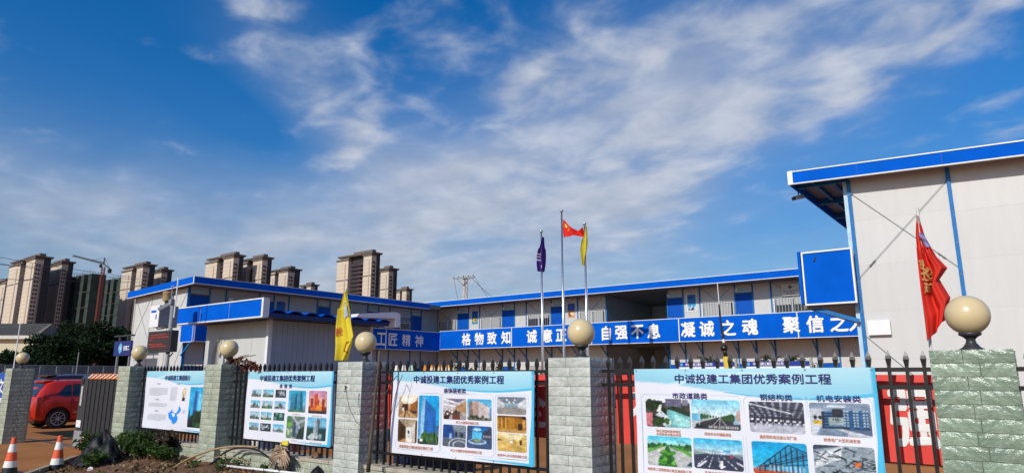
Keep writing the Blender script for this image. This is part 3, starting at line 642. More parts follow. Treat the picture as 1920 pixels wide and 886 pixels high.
def sheet(t, x0, x1, z0, z1, band=True):
    p = Pic(150, 75, (238, 240, 249)); w = x1 - x0
    U, V = p.U, p.V
    wave = .835 - .06 * np.cos((U - .72) * 4.2)
    up = V > wave
    p.put(up, (176, 228, 242)); t_ = np.clip((V - wave) / .2, 0, 1)[..., None]
    p.c[up] = (np.array((150, 214, 236)) * (1 - t_) + np.array((188, 234, 246)) * t_)[up]
    sw = np.abs(V - (.80 + .16 * np.sin(np.clip(U / .55, 0, 1) * pi / 2) ** 1.2)) < .016 * np.clip(1 - U / .6, 0, 1) + .006
    p.put(sw & up & (U < .6), (222, 244, 250), .8)
    p.put(U > .985, (70, 190, 232))
    pgrid(t, 'printed_sheet', p, x0, x1, z0, z1, 0)
    pts = [(x0 + w * u, z0 + (z1 - z0) * (.835 - .06 * cos((u - .72) * 4.2))) for u in np.linspace(.42, 1, 24)]
    pstrip(t, 'wave_line', pts, lambda s: .004 + .022 * s ** .6, M_cyan)
    pts = [(x0 + w * u, z0 + (z1 - z0) * (.035 + .16 * max(0, u - .94) * 8 * (u > .94))) for u in np.linspace(.62, .985, 20)]
    pstrip(t, 'wave_line', [(x0 + w * u, z0 + .012 + .02 * (1 - s)) for s, u in zip(np.linspace(0, 1, 10), np.linspace(.62, .99, 10))], lambda s: .002 + .03 * s, M_cyan)
    pstrip(t, 'wave_line', [(x1 - .012 - .035 * (1 - v) ** 1.5 * (v < .8) - .006 * sin(v * 9), z0 + (z1 - z0) * v) for v in np.linspace(.0, .80, 14)], lambda s: .05 * (1 - s) + .012, M_cyan)
    ey = MB()
    for fx in (.012, .25, .5, .75, .988):
        for zz_ in (z1 - .015, z0 + .015):
            x = x0 + w * fx; ey.lathe([(.004, 0), (.008, -.001), (.008, -.004), (.004, -.005)], (x, POST_Y - .002 - relief(x, zz_), zz_), 8, ax='y')
    part('eyelet', ey, M_grey, t, kind='stuff')
PT = '中诚投建工集团优秀案例工程'
# poster of roads, steel and machinery
X0, X1, Z0, Z1 = -3.247, -1.062, .60, 1.758
t4 = thing('poster', 'printed poster of road, steel frame and machinery photos, beside the big green pillar', 'poster', ((X0 + X1) / 2, POST_Y, Z0), 'company posters tied to the fence')
sheet(t4, X0, X1, Z0, Z1)
for fn, a, b, c, d in ((p_river, -3.138, -2.675, 1.205, 1.472), (p_avenue, -2.66, -2.194, 1.205, 1.472), (p_highway, -3.138, -2.68, .845, 1.118), (p_road, -2.66, -2.196, .852, 1.122),
                       (p_steelhall, -2.112, -1.645, 1.203, 1.466), (p_racks, -1.599, -1.128, 1.200, 1.468), (p_frame, -2.112, -1.645, .85, 1.125), (p_pipes, -1.595, -1.128, .85, 1.125)):
    photo(t4, fn, a, b, c, d, 150)
plines(t4, [(PT, -2.811, -1.403, 1.622, 1.708)], M_navy, .012, 'title')
plines(t4, [('市政道路类', -2.845, -2.492, 1.477, 1.533), ('钢结构类', -2.006, -1.729, 1.479, 1.533), ('机电安装类', -1.536, -1.189, 1.478, 1.532)], M_navy, .01, 'heading')
plines(t4, [('锦江绿道和旅游街区', -3.035, -2.78, 1.157, 1.182), ('示范段综合整治项目', -3.035, -2.78, 1.126, 1.151), ('南充市马市铺路项目', -2.54, -2.29, 1.152, 1.180), ('成都第二绕城高速公路互通道路工程', -3.14, -2.688, .798, .824),
            ('互通立交道路工程', -2.56, -2.31, .81, .835), ('鑫宏钢机电设备公司厂房', -2.033, -1.72, 1.153, 1.182), ('映秀电厂大型机械安装', -1.502, -1.222, 1.155, 1.184)], M_orange_ink, .004, 'caption')
for a, b, g_ in ((-3.184, -2.182, (-2.87, -2.46)), (-2.155, -1.625, (-2.03, -1.70)), (-1.612, -1.11, (-1.57, -1.16))):
    pstrip(t4, 'frame_line', rrect(a, b, .70, 1.512, .045, g_), .005, M_line, 1.5)
# poster of interiors
X0, X1, Z0, Z1 = -6.815, -4.505, .715, 1.742
t3 = thing('poster', 'printed poster of interior decoration photos between the yellow flag and the flagpoles', 'poster', ((X0 + X1) / 2, POST_Y, Z0), 'company posters tied to the fence')
sheet(t3, X0, X1, Z0, Z1)
for fn, a, b, c, d in ((p_lobby, -6.685, -6.335, 1.163, 1.442), (p_btower, -6.318, -5.966, .856, 1.448), (p_corridor, -6.680, -6.335, .86, 1.145), (p_office, -5.893, -5.512, 1.172, 1.42), (p_block, -5.493, -5.108, 1.176, 1.42),
                       (p_show1, -5.891, -5.514, .855, 1.11), (p_show2, -5.495, -5.109, .858, 1.113), (p_meet, -5.028, -4.61, 1.262, 1.455), (p_gold1, -5.028, -4.61, 1.062, 1.245), (p_gold2, -5.028, -4.61, .854, 1.05)):
    photo(t3, fn, a, b, c, d, 125)
plines(t3, [(PT, -6.406, -4.928, 1.600, 1.695)], M_navy, .012, 'title')
plines(t3, [('装饰装修类', -5.881, -5.515, 1.483, 1.541)], M_navy, .01, 'heading')
plines(t3, [('成都铁投大厦B座装饰装修工程', -6.65, -6.051, .79, .828), ('科工大厦装饰装修工程', -5.675, -5.309, 1.127, 1.158), ('科工大厦展示馆装饰装修工程', -5.742, -5.258, .80, .832), ('商务中心办公装饰装修工程', -5.025, -4.61, .795, .825)], M_orange_ink, .004, 'caption')
for a, b in ((-6.715, -5.94), (-5.92, -5.085), (-5.055, -4.58)): pstrip(t3, 'frame_line', rrect(a, b, .775, 1.478, .04), .005, M_line, 1.5)
# poster of buildings
X0, X1, Z0, Z1 = -10.305, -8.06, .705, 1.757
t2 = thing('poster', 'printed poster of twelve small and four large building photos', 'poster', ((X0 + X1) / 2, POST_Y, Z0), 'company posters tied to the fence')
sheet(t2, X0, X1, Z0, Z1)
for k in range(12):
    r, c = divmod(k, 3); x = -10.16 + .335 * c + .012 * 0; z = 1.362 - .172 * r
    photo(t2, p_small(k), x, x + .28, z, z + .118, 60, .004)
for fn, a, b, c, d in ((p_twin, -9.139, -8.706, 1.158, 1.474), (p_sunset, -8.629, -8.186, 1.152, 1.476), (p_aerial, -9.137, -8.69, .775, 1.098), (p_seatower, -8.627, -8.18, .778, 1.098)): photo(t2, fn, a, b, c, d, 62)
plines(t2, [(PT, -9.946, -8.507, 1.608, 1.701)], M_navy, .012, 'title')
plines(t2, [('房  建  类', -9.378, -9.069, 1.506, 1.566)], M_navy, .01, 'heading')
plines(t2, [('商务大厦工程', -9.02, -8.84, 1.112, 1.136), ('城市综合体工程', -8.52, -8.3, 1.108, 1.13), ('住宅小区', -9.0, -8.86, .735, .757), ('海滨大厦工程项目', -8.53, -8.26, .735, .757)], M_orange_ink, .0, 'caption')
# company profile poster
X0, X1, Z0, Z1 = -13.868, -11.46, .72, 1.780
t1 = thing('poster', 'printed company profile poster with a blue map and a glass tower', 'poster', ((X0 + X1) / 2, POST_Y, Z0), 'company posters tied to the fence')
sheet(t1, X0, X1, Z0, Z1)
photo(t1, p_bigtower, -12.14, -11.56, .80, 1.497, 46, .004)
plines(t1, [('中诚投建工集团简介', -13.135, -12.16, 1.609, 1.701)], M_navy, .014, 'title')
mp_ = MB(); MAP = [(.0, .62), (.1, .60), (.12, .66), (.24, .70), (.33, .82), (.38, .66), (.62, .60), (.72, .66), (.80, .78), (.84, 1.), (1., .82), (.92, .66), (.80, .58), (.70, .54), (.78, .42), (.80, .28), (.70, .12), (.56, .06), (.48, .0), (.42, .1), (.36, .06), (.34, .2), (.2, .24), (.1, .3), (.02, .42)]
mp_.add([(-12.867 + .471 * u, POST_Y - .0022 - relief(-12.867 + .471 * u, .82 + .34 * v), .82 + .34 * v) for u, v in MAP], [tuple(range(len(MAP)))])
part('map', mp_, mat('map_ink', (.01, .26, .80), .5, .05), t1, recalc=False)
def trophy(p):
    p.rect(0, 1, 0, 1, (236, 238, 246)); p.ell(.5, .66, .36, .34, (205, 180, 110)); p.ell(.5, .7, .2, .26, (232, 222, 190)); p.rect(.4, .6, .26, .4, (190, 160, 90)); p.rect(.22, .78, 0, .27, (50, 38, 40))
photo(t1, trophy, -12.44, -12.265, 1.246, 1.48, 120, .002)
ln = MB(); rq = random.Random(3)
def dash(x0, x1, z, h):
    x = x0
    while x < x1:
        w_ = rq.uniform(.012, .05); y_ = POST_Y - .003; x2 = min(x + w_, x1)
        ln.add([(x, y_ - relief(x, z), z), (x2, y_ - relief(x2, z), z), (x2, y_ - relief(x2, z + h), z + h), (x, y_ - relief(x, z + h), z + h)], [(0, 1, 2, 3)]); x = x2 + rq.uniform(.004, .012)
for x0, x1, za, zb, n in ((-13.70, -12.98, 1.322, 1.472, 8), (-12.858, -12.60, 1.239, 1.488, 13), (-13.69, -12.96, 1.118, 1.19, 4), (-13.69, -12.96, .866, .985, 6), (-12.36, -12.24, 1.02, 1.10, 4)):
    for k in range(n): z = zb - (zb - za) * (k + .6) / n; dash(x0 + (.04 if k == 0 else 0), x1 - (rq.uniform(.05, .4) * (x1 - x0) if k == n - 1 else 0), z, (zb - za) / n * .42)
for x0, z in ((-13.42, 1.533), (-12.65, 1.533), (-13.43, 1.24), (-13.43, 1.03)): dash(x0, x0 + .14, z, .024)
part('text_block', ln, M_grey_ink, t1, kind='stuff', recalc=False)

# ------------------------------------------------------------------ red banners behind the fence
M_red = mat('red_banner_cloth', (.74, .06, .045), .6, .10, 3., .1, 5.)
M_tarp = mat('navy_tarpaulin', (.012, .018, .07), .6, .25, 6., .3, 12.)
for (a, b, lab, chars) in ((-7.20, -4.16, 'red banner with white lettering behind the interior decoration poster', (('安', -6.4), ('全', -4.75))),
                           (-3.62, -.60, 'red banner with white lettering behind the roads and steelwork poster', (('有', -3.22), ('戎', -1.30), ('强', -.86)))):
    t = thing('banner', lab, 'banner', ((a + b) / 2, 6.5, 1.0), 'red banners hung behind the fence')
    m = MB(); n = 40
    for i in range(n + 1):
        x = a + (b - a) * i / n
        for j in range(9): m.v.append((x, 6.5 + .012 * sin(x * 5 + j * .5) + .006 * sin(x * 13), 1.0 + .705 * j / 8 + .006 * sin(x * 2)))
    m.f = [(i * 9 + j, (i + 1) * 9 + j, (i + 1) * 9 + j + 1, i * 9 + j + 1) for i in range(n) for j in range(8)]; m.m = [0] * len(m.f)
    part('banner_cloth', m, M_red, t, True, recalc=False)
    for ch, xc in chars:
        c = MB(); w_ = .44 if ch in '全有安' else .33
        lettering(c, ch, lambda u, v: (xc - w_ / 2 + w_ * u, 6.5 + .012 * sin((xc - w_ / 2 + w_ * u) * 5 + v * 3) + .006 * sin((xc - w_ / 2 + w_ * u) * 13) - .009, 1.13 + .44 * v), .03)
        part('character', c, M_letter, t, recalc=False)
m = MB(); n = 24
for i in range(n + 1):
    x = -7.15 + 1.5 * i / n
    for j in range(5): m.v.append((x, 6.56 + .03 * sin(x * 7 + j), .42 + .13 * j + .02 * sin(x * 9)))
m.f = [(i * 5 + j, (i + 1) * 5 + j, (i + 1) * 5 + j + 1, i * 5 + j + 1) for i in range(n) for j in range(4)]; m.m = [0] * len(m.f)
solo('tarpaulin', m, M_tarp, 'dark navy tarpaulin hung behind the fence under the interior decoration poster', 'tarpaulin', (-6.4, 6.56, .42), smooth=True)
#PART2
# ================================================================== site office blocks
def panel_y(parent, x0, x1, z0, z1, y, m=None, n=1, th=.05):   # wall panels facing -Y, split in n courses
    part('wall_core', B(x0 + .001, x1 - .001, y + .0025, y + th - .004, z0 + .001, z1 - .001), m or M_white, parent)
    for k in range(n):
        a = z0 + (z1 - z0) * k / n; b = z0 + (z1 - z0) * (k + 1) / n
        part('wall_panel', B(x0 + .002, x1 - .002, y, y + th, a + .0022, b - .0022), m or M_white, parent)
def panel_x(parent, y0, y1, z0, z1, x, m=None, n=1, th=.05):   # wall panels facing +X
    for k in range(n):
        a = z0 + (z1 - z0) * k / n; b = z0 + (z1 - z0) * (k + 1) / n
        part('wall_panel', B(x - th, x, y0 + .002, y1 - .002, a + .0012, b - .0012), m or M_white, parent)
def window_y(parent, x0, x1, z0, z1, y, blind=0., grille=True):
    fr = MB(); w = .06
    fr.box(x0, x1, y - .03, y + .02, z1 - w, z1); fr.box(x0, x1, y - .03, y + .02, z0, z0 + w)
    for a, b in ((x0, x0 + w), (x1 - w, x1), ((x0 + x1) / 2 - w / 2, (x0 + x1) / 2 + w / 2)): fr.box(a, b, y - .028, y + .018, z0 + w, z1 - w)
    f = part('window', fr, M_trim, parent)
    part('pane', B(x0 + w, x1 - w, y, y + .008, z0 + w, z1 - w), M_glass, f)
    if blind:
        part('blind', B(x0 + w + .05, (x0 + x1) / 2 - .05, y - .008, y - .002, z0 + w + (z1 - z0) * (1 - blind), z1 - w), M_curtain, f)
        part('blind', B((x0 + x1) / 2 + .08, x1 - w - .1, y - .008, y - .002, z0 + w + (z1 - z0) * (1 - blind), z1 - w), M_curtain, f)
    if grille:
        gr = MB(); n = 12
        for k in range(n + 1): x = x0 + (x1 - x0) * k / n; gr.box(x - .008, x + .008, y - .11, y - .094, z0, z1 + .02)
        for z in (z0 + .02, z1 + .02): gr.box(x0, x1, y - .094, y - .08, z - .008, z + .008)
        for k in (0, n): x = x0 + (x1 - x0) * k / n; gr.box(x - .008, x + .008, y - .08, y - .03, z1, z1 + .016)
        part('grille', gr, mat('galvanised', (.48, .49, .50), .4, .1, 20., metal=.3), f)
def door_y(parent, x0, x1, z0, z1, y):
    d = part('door', B(x0 + .03, x1 - .03, y - .012, y + .03, z0, z1), M_door, parent)
    fr = MB(); fr.box(x0, x0 + .028, y - .03, y + .03, z0, z1 + .03); fr.box(x1 - .028, x1, y - .03, y + .03, z0, z1 + .03); fr.box(x0 + .028, x1 - .028, y - .03, y + .03, z1 + .002, z1 + .03)
    part('door_frame', fr, M_bluepost, d)
    part('handle', MB().bar((x0 + .12, y - .05, z0 + 1.0), (x0 + .24, y - .05, z0 + 1.0), .025).box(x0 + .10, x0 + .14, y - .06, y - .014, z0 + .94, z0 + 1.06), M_steel, d)
def printpart(parent, name, fn, x0, x1, z0, z1, y, dens=30, axis='y'):
    p = Pic(max(6, int((x1 - x0) * dens)), max(6, int((z1 - z0) * dens))); fn(p); a, b = p.n; m = MB()
    for j in range(b + 1):
        for i in range(a + 1):
            q = x0 + (x1 - x0) * i / a; z = z0 + (z1 - z0) * j / b
            m.v.append((q, y, z) if axis == 'y' else (y, q, z))
    for j in range(b):
        for i in range(a): k = j * (a + 1) + i; m.f.append((k, k + 1, k + a + 2, k + a + 1)); m.m.append(0)
    c = np.clip(p.done(), 0, 255) / 255; c = np.where(c <= .04045, c / 12.92, ((c + .055) / 1.055) ** 2.4) * .84
    return part(name, m, M_print, parent, True, c, recalc=False)
def p_badge(p): p.grad((40, 150, 210), (20, 90, 190)); p.ell(.5, .3, .36, .17, (240, 200, 40)); p.ell(.6, .3, .14, .07, (70, 60, 30)); p.rect(.3, .7, .7, .78, (60, 130, 210))
def p_warm(p): p.rect(0, 1, 0, 1, (235, 190, 140)); p.rect(0, 1, .52, 1, (24, 90, 190)); p.rect(.1, .9, .06, .48, (205, 120, 60)); p.ell(.6, .25, .3, .14, (250, 225, 190)); p.line(.1, .3, .5, .12, .1, (90, 50, 30)); p.rect(.3, .7, .7, .76, (60, 130, 210))
def p_bluecity(p): p.grad((80, 190, 235), (10, 90, 190)); p.poly([(.0, 0), (.15, .3), (.3, .1), (.5, .34), (.7, .1), (.9, .3), (1, 0)], (220, 232, 240)); p.poly([(.1, 0), (.2, .2), (.3, 0), (.6, .2), (.8, 0)], (40, 60, 90)); p.rect(.15, .6, .72, .8, (20, 60, 150)); p.rect(0, 1, .97, 1, (215, 225, 232)); p.rect(0, .06, 0, 1, (215, 225, 232)); p.rect(.94, 1, 0, 1, (215, 225, 232))

MY, MW = 31.0, 32.2            # slogan board plane and wall plane of the rear block
F2, EZ = 3.55, 6.0             # upper floor level, eaves underside
main = thing('site_office', 'long two storey white site office at the back with the big blue slogan board', 'building', (-18, MW, 0), 'two storey prefab site offices')
XR = [-41.3, -37.65, -35.8, -34.0, -32.05, -31.13, -29.3, -28.39, -27.47, -25.62, -24.7, -23.82, -22.0, -21.1, -20.2, -18.35, -14.75, -13.89, -13.0, -11.22, -10.37, -9.51, -7.7, -6.8, -5.9, -4.1, -3.2, -2.3, -.5]
KIND = ['w', 'p', 'd', 'w', 'p', 'w', 'd', 'p', 'w', 'd', 'p', 'w', 'd', 'p', 'w', 'S', 'd', 'p', 'w', 'd', 'p', 'w', 'd', 'p', 'w', 'd', 'p', 'w']
blind_seq = {5: .78, 8: .95, 11: .35, 14: .86, 18: 1., 21: .45}
for i, k in enumerate(KIND):
    a, b = XR[i], XR[i + 1]
    if k == 'S': continue
    if k == 'w':
        panel_y(main, a, b, F2, 4.35, MW); panel_y(main, a, b, 5.26, 6.3, MW)
        panel_y(main, a, a + .06, 4.35, 5.26, MW); panel_y(main, b - .06, b, 4.35, 5.26, MW)
        window_y(main, a + .07, b - .07, 4.36, 5.25, MW, blind_seq.get(i, .6))
        panel_y(main, a, b, .1, 1.2, MW); panel_y(main, a, b, 2.25, 3.4, MW)
        panel_y(main, a, a + .06, 1.2, 2.25, MW); panel_y(main, b - .06, b, 1.2, 2.25, MW)
        window_y(main, a + .07, b - .07, 1.21, 2.24, MW, random.choice((.4, .9, .7)))
    elif k == 'd':
        panel_y(main, a, b, 5.62, 6.3, MW); door_y(main, a, b, F2, 5.57, MW)
        panel_y(main, a, b, 2.25, 3.4, MW); door_y(main, a, b, .1, 2.2, MW)
        sg = part('door_sign', B(a + .12, a + .62, MW - .03, MW - .004, 5.68, 5.80), mat('pale_sign', (.25, .55, .70), .4), main)
        part('meter_box', B(a + .02, a + .14, MW - .06, MW - .004, 5.66, 5.82), M_trim, sg)
    else:
        panel_y(main, a, b, F2, 6.3, MW, n=2); panel_y(main, a, b, .1, 3.4, MW, n=2)
posts = MB()
for x in XR: 
    part('column', B(x - .035, x + .035, MW - .035, MW - .002, .0, 6.35), M_bluepost, main)
    part('bracket', MB().bar((x, MW - .04, 2.75), (x, MW - .75, 3.28), .05), M_bluepost, main); part('roof_arm', MB().bar((x, MW - .04, 6.1), (x, MY + .06, 6.06), .05), M_bluepost, main)
printpart(main, 'wall_poster', p_badge, -28.11, -27.64, 4.90, 5.70, MW - .012)
printpart(main, 'wall_poster', p_warm, -20.87, -20.40, 4.92, 5.72, MW - .012)
fr = MB().box(-13.72, -13.15, MW - .02, MW - .008, 4.86, 5.76)
part('poster_frame', fr, M_trim, main); printpart(main, 'wall_poster', p_bluecity, -13.68, -13.19, 4.92, 5.73, MW - .024)
pq = part('plaque', B(-8.99, -8.2, MW - .16, MW - .13, 5.3, 5.86), mat('plaque', (.62, .60, .52), .4), main)
tx = MB()
tx.box(-8.63, -8.57, MW - .166, MW - .161, 5.60, 5.78).box(-8.69, -8.63, MW - .166, MW - .161, 5.66, 5.72).box(-8.57, -8.51, MW - .166, MW - .161, 5.66, 5.72)
lettering(tx, '中诚投建工集团有限公司', lambda u, v: (-8.95 + .71 * u, MW - .165, 5.48 + .055 * v), .01)
lettering(tx, '党员活动室', lambda u, v: (-8.78 + .38 * u, MW - .165, 5.36 + .055 * v), .01)
part('plaque_lettering', tx, M_dgrey, pq, kind='stuff')
# stair hall opening
for (z0, z1) in ((F2, 6.3), (.1, 3.3)):
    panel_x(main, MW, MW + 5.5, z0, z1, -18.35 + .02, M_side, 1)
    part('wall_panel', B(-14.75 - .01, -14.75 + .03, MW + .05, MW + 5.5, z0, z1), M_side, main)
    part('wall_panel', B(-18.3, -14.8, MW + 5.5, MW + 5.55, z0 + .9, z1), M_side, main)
    part('ceiling', B(-18.3, -14.8, MW + .05, MW + 5.5, z1 - .06, z1 - .005), M_roofu, main)
part('floor_slab', B(-18.3, -14.8, MW + .05, MW + 5.5, 3.3, 3.5), M_roofu, main)
stg = MB()
for k in range(12): stg.box(-17.2 + .2 * k, -17.0 + .2 * k, MW + 1.2, MW + 2.3, .2 + .24 * k, .25 + .24 * k)
stg.bar((-17.3, MW + 1.18, .1), (-14.9, MW + 1.18, 3.2), .06, .2)
part('staircase', stg, M_bluepost, main)
# corridor, roof, slogan board
part('corridor_floor', B(-41, -.5, MY + .06, MW - .04, 3.32, 3.50), M_roofu, main)
part('side_wall', B(-41.35, -41.3, MW, 38.4, 0, 6.3), M_side, main)
part('back_wall', B(-41.3, -.5, 38.4, 38.45, 0, 6.2), M_white, main)
rf = MB().hexa([(-41.8, MY + .05, 6.05), (-.3, MY + .05, 6.05), (-.3, 39.0, 5.80), (-41.8, 39.0, 5.80), (-41.8, MY + .05, 6.33), (-.3, MY + .05, 6.33), (-.3, 39.0, 6.08), (-41.8, 39.0, 6.08)])
part('roof', rf, [M_roofu], main)
fa = part('fascia', B(-31.4, -.3, MY, MY + .045, 6.035, 6.34), M_blue, main)
part('fascia_trim', B(-31.4, -.3, MY - .012, MY + .05, 6.342, 6.37), M_trim, fa)
part('fascia_trim', B(-31.4, -.3, MY - .012, MY + .05, 6.005, 6.033), M_trim, fa)
bz0, bz1 = 3.30, 4.46
sb = part('slogan_board', B(-29.74, -.6, MY - .03, MY + .03, bz0 + .03, bz1 - .03), M_blue, main)
tr = MB().box(-29.74, -.6, MY - .042, MY + .035, bz1 - .028, bz1).box(-29.74, -.6, MY - .042, MY + .035, bz0, bz0 + .028)
for x in (-29.72, -23.98, -18.6, -13.65, -8.12, -2.6): tr.box(x - .022, x + .022, MY - .04, MY - .028, bz0 + .03, bz1 - .03)
part('board_trim', tr, M_trim, sb)
CH = list('格物致知诚意正心自强不息凝诚之魂聚信之人')
CX_ = [-27.47, -26.44, -25.44, -24.39, -22.52, -21.46, -20.53, -19.53, -17.69, -16.81, -15.89, -14.99, -13.18, -12.24, -11.21, -10.2, -8.39, -7.4, -6.45, -5.72]
for c, x in zip(CH, CX_):
    m = MB(); _, _, wh = text2d(c); w, h = .70 * min(1.05, wh[0] / .95), .70 * min(1.04, wh[1] / .92)
    for dy_ in (-.05,): lettering(m, c, lambda u, v: (x - w / 2 + w * u, MY - .05, 3.88 - h / 2 + h * v), .032, (0, -.001, 0))
    part('character', m, M_letter, sb, recalc=False)
for a, b in ((-29.3, -31.1), (-25.6, -27.4), (-22.0, -23.8), (-18.4, -20.2), (-13.0, -11.25), (-9.5, -7.7)):
    part('wall_brace', MB().tube([(a, MW - .03, 6.05), ((a + b) / 2, MW - .03, 5.3), (b, MW - .03, 6.05)], .012, 4), M_grey, main)

# left wing -------------------------------------------------------------
LX, LWX, LY, LYW = -29.735, -30.87, 14.92, 15.30
lw = thing('site_office', 'white site office wing on the left with blue mono-pitch roof, ending above the guardhouse', 'building', (-33.5, 15.3, 0), 'two storey prefab site offices')
def zt(x): return 6.11 + (x - LX) * .036      # roof top height, falling away from the court
fa = part('fascia', B(LX, LX + .045, LY, 29.95, 5.80, 6.09), M_blue, lw)
part('fascia_trim', B(LX - .005, LX + .055, LY, 29.95, 6.092, 6.115), M_trim, fa); part('fascia_trim', B(LX - .005, LX + .055, LY, 29.95, 5.772, 5.798), M_trim, fa)
xe = -36.4
fe = part('gable_fascia', MB().hexa([(xe, LY, zt(xe) - .31), (LX - .006, LY, zt(LX) - .31), (LX - .006, LY + .045, zt(LX) - .31), (xe, LY + .045, zt(xe) - .31), (xe, LY, zt(xe)), (LX - .006, LY, zt(LX)), (LX - .006, LY + .045, zt(LX)), (xe, LY + .045, zt(xe))]), M_blue, lw)
part('fascia_trim', B(LX - .02, LX + .05, LY - .012, LY - .002, 5.79, 6.11), M_trim, fe)
part('fascia_trim', MB().hexa([(xe, LY - .012, zt(xe) - .34), (LX, LY - .012, zt(LX) - .34), (LX, LY + .05, zt(LX) - .34), (xe, LY + .05, zt(xe) - .34), (xe, LY - .012, zt(xe) - .313), (LX, LY - .012, zt(LX) - .313), (LX, LY + .05, zt(LX) - .313), (xe, LY + .05, zt(xe) - .313)]), M_trim, fe)
part('roof', MB().hexa([(xe, LY + .05, zt(xe) - .29), (LX - .01, LY + .05, zt(LX) - .29), (LX - .01, 31, zt(LX) - .29), (xe, 31, zt(xe) - .29), (xe, LY + .05, zt(xe) - .03), (LX - .01, LY + .05, zt(LX) - .03), (LX - .01, 31, zt(LX) - .03), (xe, 31, zt(xe) - .03)]), M_roofu, lw)
exs = [-36.22, -34.44, -32.65, LWX]
for i in range(3): panel_y(lw, exs[i], exs[i + 1], .1, 5.60 + .05 * i, LYW, n=6)
for x in exs: part('column', B(x - .03, x + .03, LYW - .03, LYW - .002, 0, 5.62 if x < -36 else 5.75), M_bluepost if x == LWX else M_white, lw)
for i in (0, 2):
    for z0, z1 in ((3.45, 5.55), (.4, 3.2)):
        part('brace_rod', MB().tube([(exs[i] + .05, LYW - .015, z0), (exs[i + 1] - .05, LYW - .015, z1)], .008, 5), M_grey, lw); part('brace_rod', MB().tube([(exs[i] + .05, LYW - .025, z1), (exs[i + 1] - .05, LYW - .025, z0)], .008, 5), M_grey, lw)
YC = [15.35, 16.32, 17.15, 18.95, 19.78, 20.66, 22.45, 23.3, 24.2, 26.0, 26.84, 27.73, 29.5, 30.4, 31.9]
KL = 'dpwdpwdpwdpwdp'
for i, k in enumerate(KL):
    a, b = YC[i], YC[i + 1]
    part('column', B(LWX + .002, LWX + .035, a - .035, a + .035, 0, 5.8), M_bluepost, lw)
    if k == 'd':
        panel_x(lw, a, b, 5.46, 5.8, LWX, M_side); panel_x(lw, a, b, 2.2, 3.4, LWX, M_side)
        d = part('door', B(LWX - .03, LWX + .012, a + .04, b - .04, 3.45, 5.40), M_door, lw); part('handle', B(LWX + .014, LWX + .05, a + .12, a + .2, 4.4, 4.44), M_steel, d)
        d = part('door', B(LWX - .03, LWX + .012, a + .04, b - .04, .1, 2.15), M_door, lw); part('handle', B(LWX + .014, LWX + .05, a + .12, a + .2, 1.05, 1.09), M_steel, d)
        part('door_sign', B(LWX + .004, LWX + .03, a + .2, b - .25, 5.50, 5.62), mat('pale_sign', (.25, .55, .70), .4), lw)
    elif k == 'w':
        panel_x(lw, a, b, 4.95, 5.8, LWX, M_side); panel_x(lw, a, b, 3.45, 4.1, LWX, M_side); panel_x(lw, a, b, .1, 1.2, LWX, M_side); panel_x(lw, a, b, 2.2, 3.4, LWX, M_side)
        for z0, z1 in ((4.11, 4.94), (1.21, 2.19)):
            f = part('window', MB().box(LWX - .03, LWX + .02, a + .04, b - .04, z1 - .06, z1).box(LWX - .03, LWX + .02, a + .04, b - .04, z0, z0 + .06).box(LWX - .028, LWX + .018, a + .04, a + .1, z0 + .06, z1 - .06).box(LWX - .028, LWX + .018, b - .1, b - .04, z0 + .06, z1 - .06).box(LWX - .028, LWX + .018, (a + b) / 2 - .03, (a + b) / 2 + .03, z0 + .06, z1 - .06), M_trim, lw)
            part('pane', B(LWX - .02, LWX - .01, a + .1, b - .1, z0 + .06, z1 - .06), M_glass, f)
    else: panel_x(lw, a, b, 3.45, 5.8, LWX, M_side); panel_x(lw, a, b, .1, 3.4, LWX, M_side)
printpart(lw, 'wall_poster', lambda p: p.grad((60, 140, 200), (20, 80, 170)), 19.95, 20.45, 4.7, 5.48, LWX + .012, axis='x')
part('bulkhead_lamp', MB().lathe([(.1, 0), (.11, .05), (.06, .09)], (LWX + .005, 24.0, 5.3), 12, ax='x'), M_grey, lw)
part('floodlight', B(LWX + .01, LWX + .14, 17.25, 17.45, 5.25, 5.4), M_trim, lw)
part('corridor_floor', B(LWX + .04, LX - .05, 15.3, 31, 3.2, 3.42), M_roofu, lw)
sb = part('slogan_board', B(LX - .03, LX + .03, 15.15, 30.96, 3.22, 4.35), M_blue, lw)
tr = MB().box(LX - .035, LX + .042, 15.15, 30.96, 4.352, 4.38).box(LX - .035, LX + .042, 15.15, 30.96, 3.192, 3.218)
for y in (15.18, 20.9, 26.47): tr.box(LX + .028, LX + .04, y - .02, y + .02, 3.22, 4.35)
part('board_trim', tr, M_trim, sb)
for c, y in zip('发扬工匠精神', (24.0, 25.05, 26.1, 27.0, 28.06, 29.12)):
    m = MB(); lettering(m, c, lambda u, v: (LX + .05, y - .33 + .66 * u, 3.43 + .68 * v), .02, (.0008, 0, 0)); part('character', m, M_letter, sb, recalc=False)
ep = part('corridor_end_panel', B(LWX + .0, LX - .04, 15.12, 15.16, 3.2, 4.20), M_blue, lw)
part('panel_trim', MB().box(LX - .038, LX - .012, 15.105, 15.17, 3.2, 4.2).box(LWX, LX - .04, 15.105, 15.165, 3.172, 3.198).box(LWX, LX - .04, 15.105, 15.165, 4.202, 4.228), M_trim, ep)
part('bracket', MB().bar((LWX + .04, 15.2, 2.6), (LX - .3, 15.2, 3.15), .06), M_bluepost, lw)
rl = MB()
for k in range(16): y = 26.9 + .11 * k; rl.box(LX + .06, LX + .08, y, y + .02, 4.4, 5.05)
rl.box(LX + .055, LX + .085, 26.9, 28.6, 5.052, 5.08)
part('stair_railing', rl, M_dgrey, lw)
cn = MB(); cn.prism([(23.4, 4.78), (23.6, 4.98), (26.2, 5.26), (26.55, 5.2), (26.62, 5.05), (26.6, 4.42), (26.25, 4.40), (26.2, 4.9)], 'x', -29.62, -28.7)
part('stair_canopy', cn, M_trim, lw)

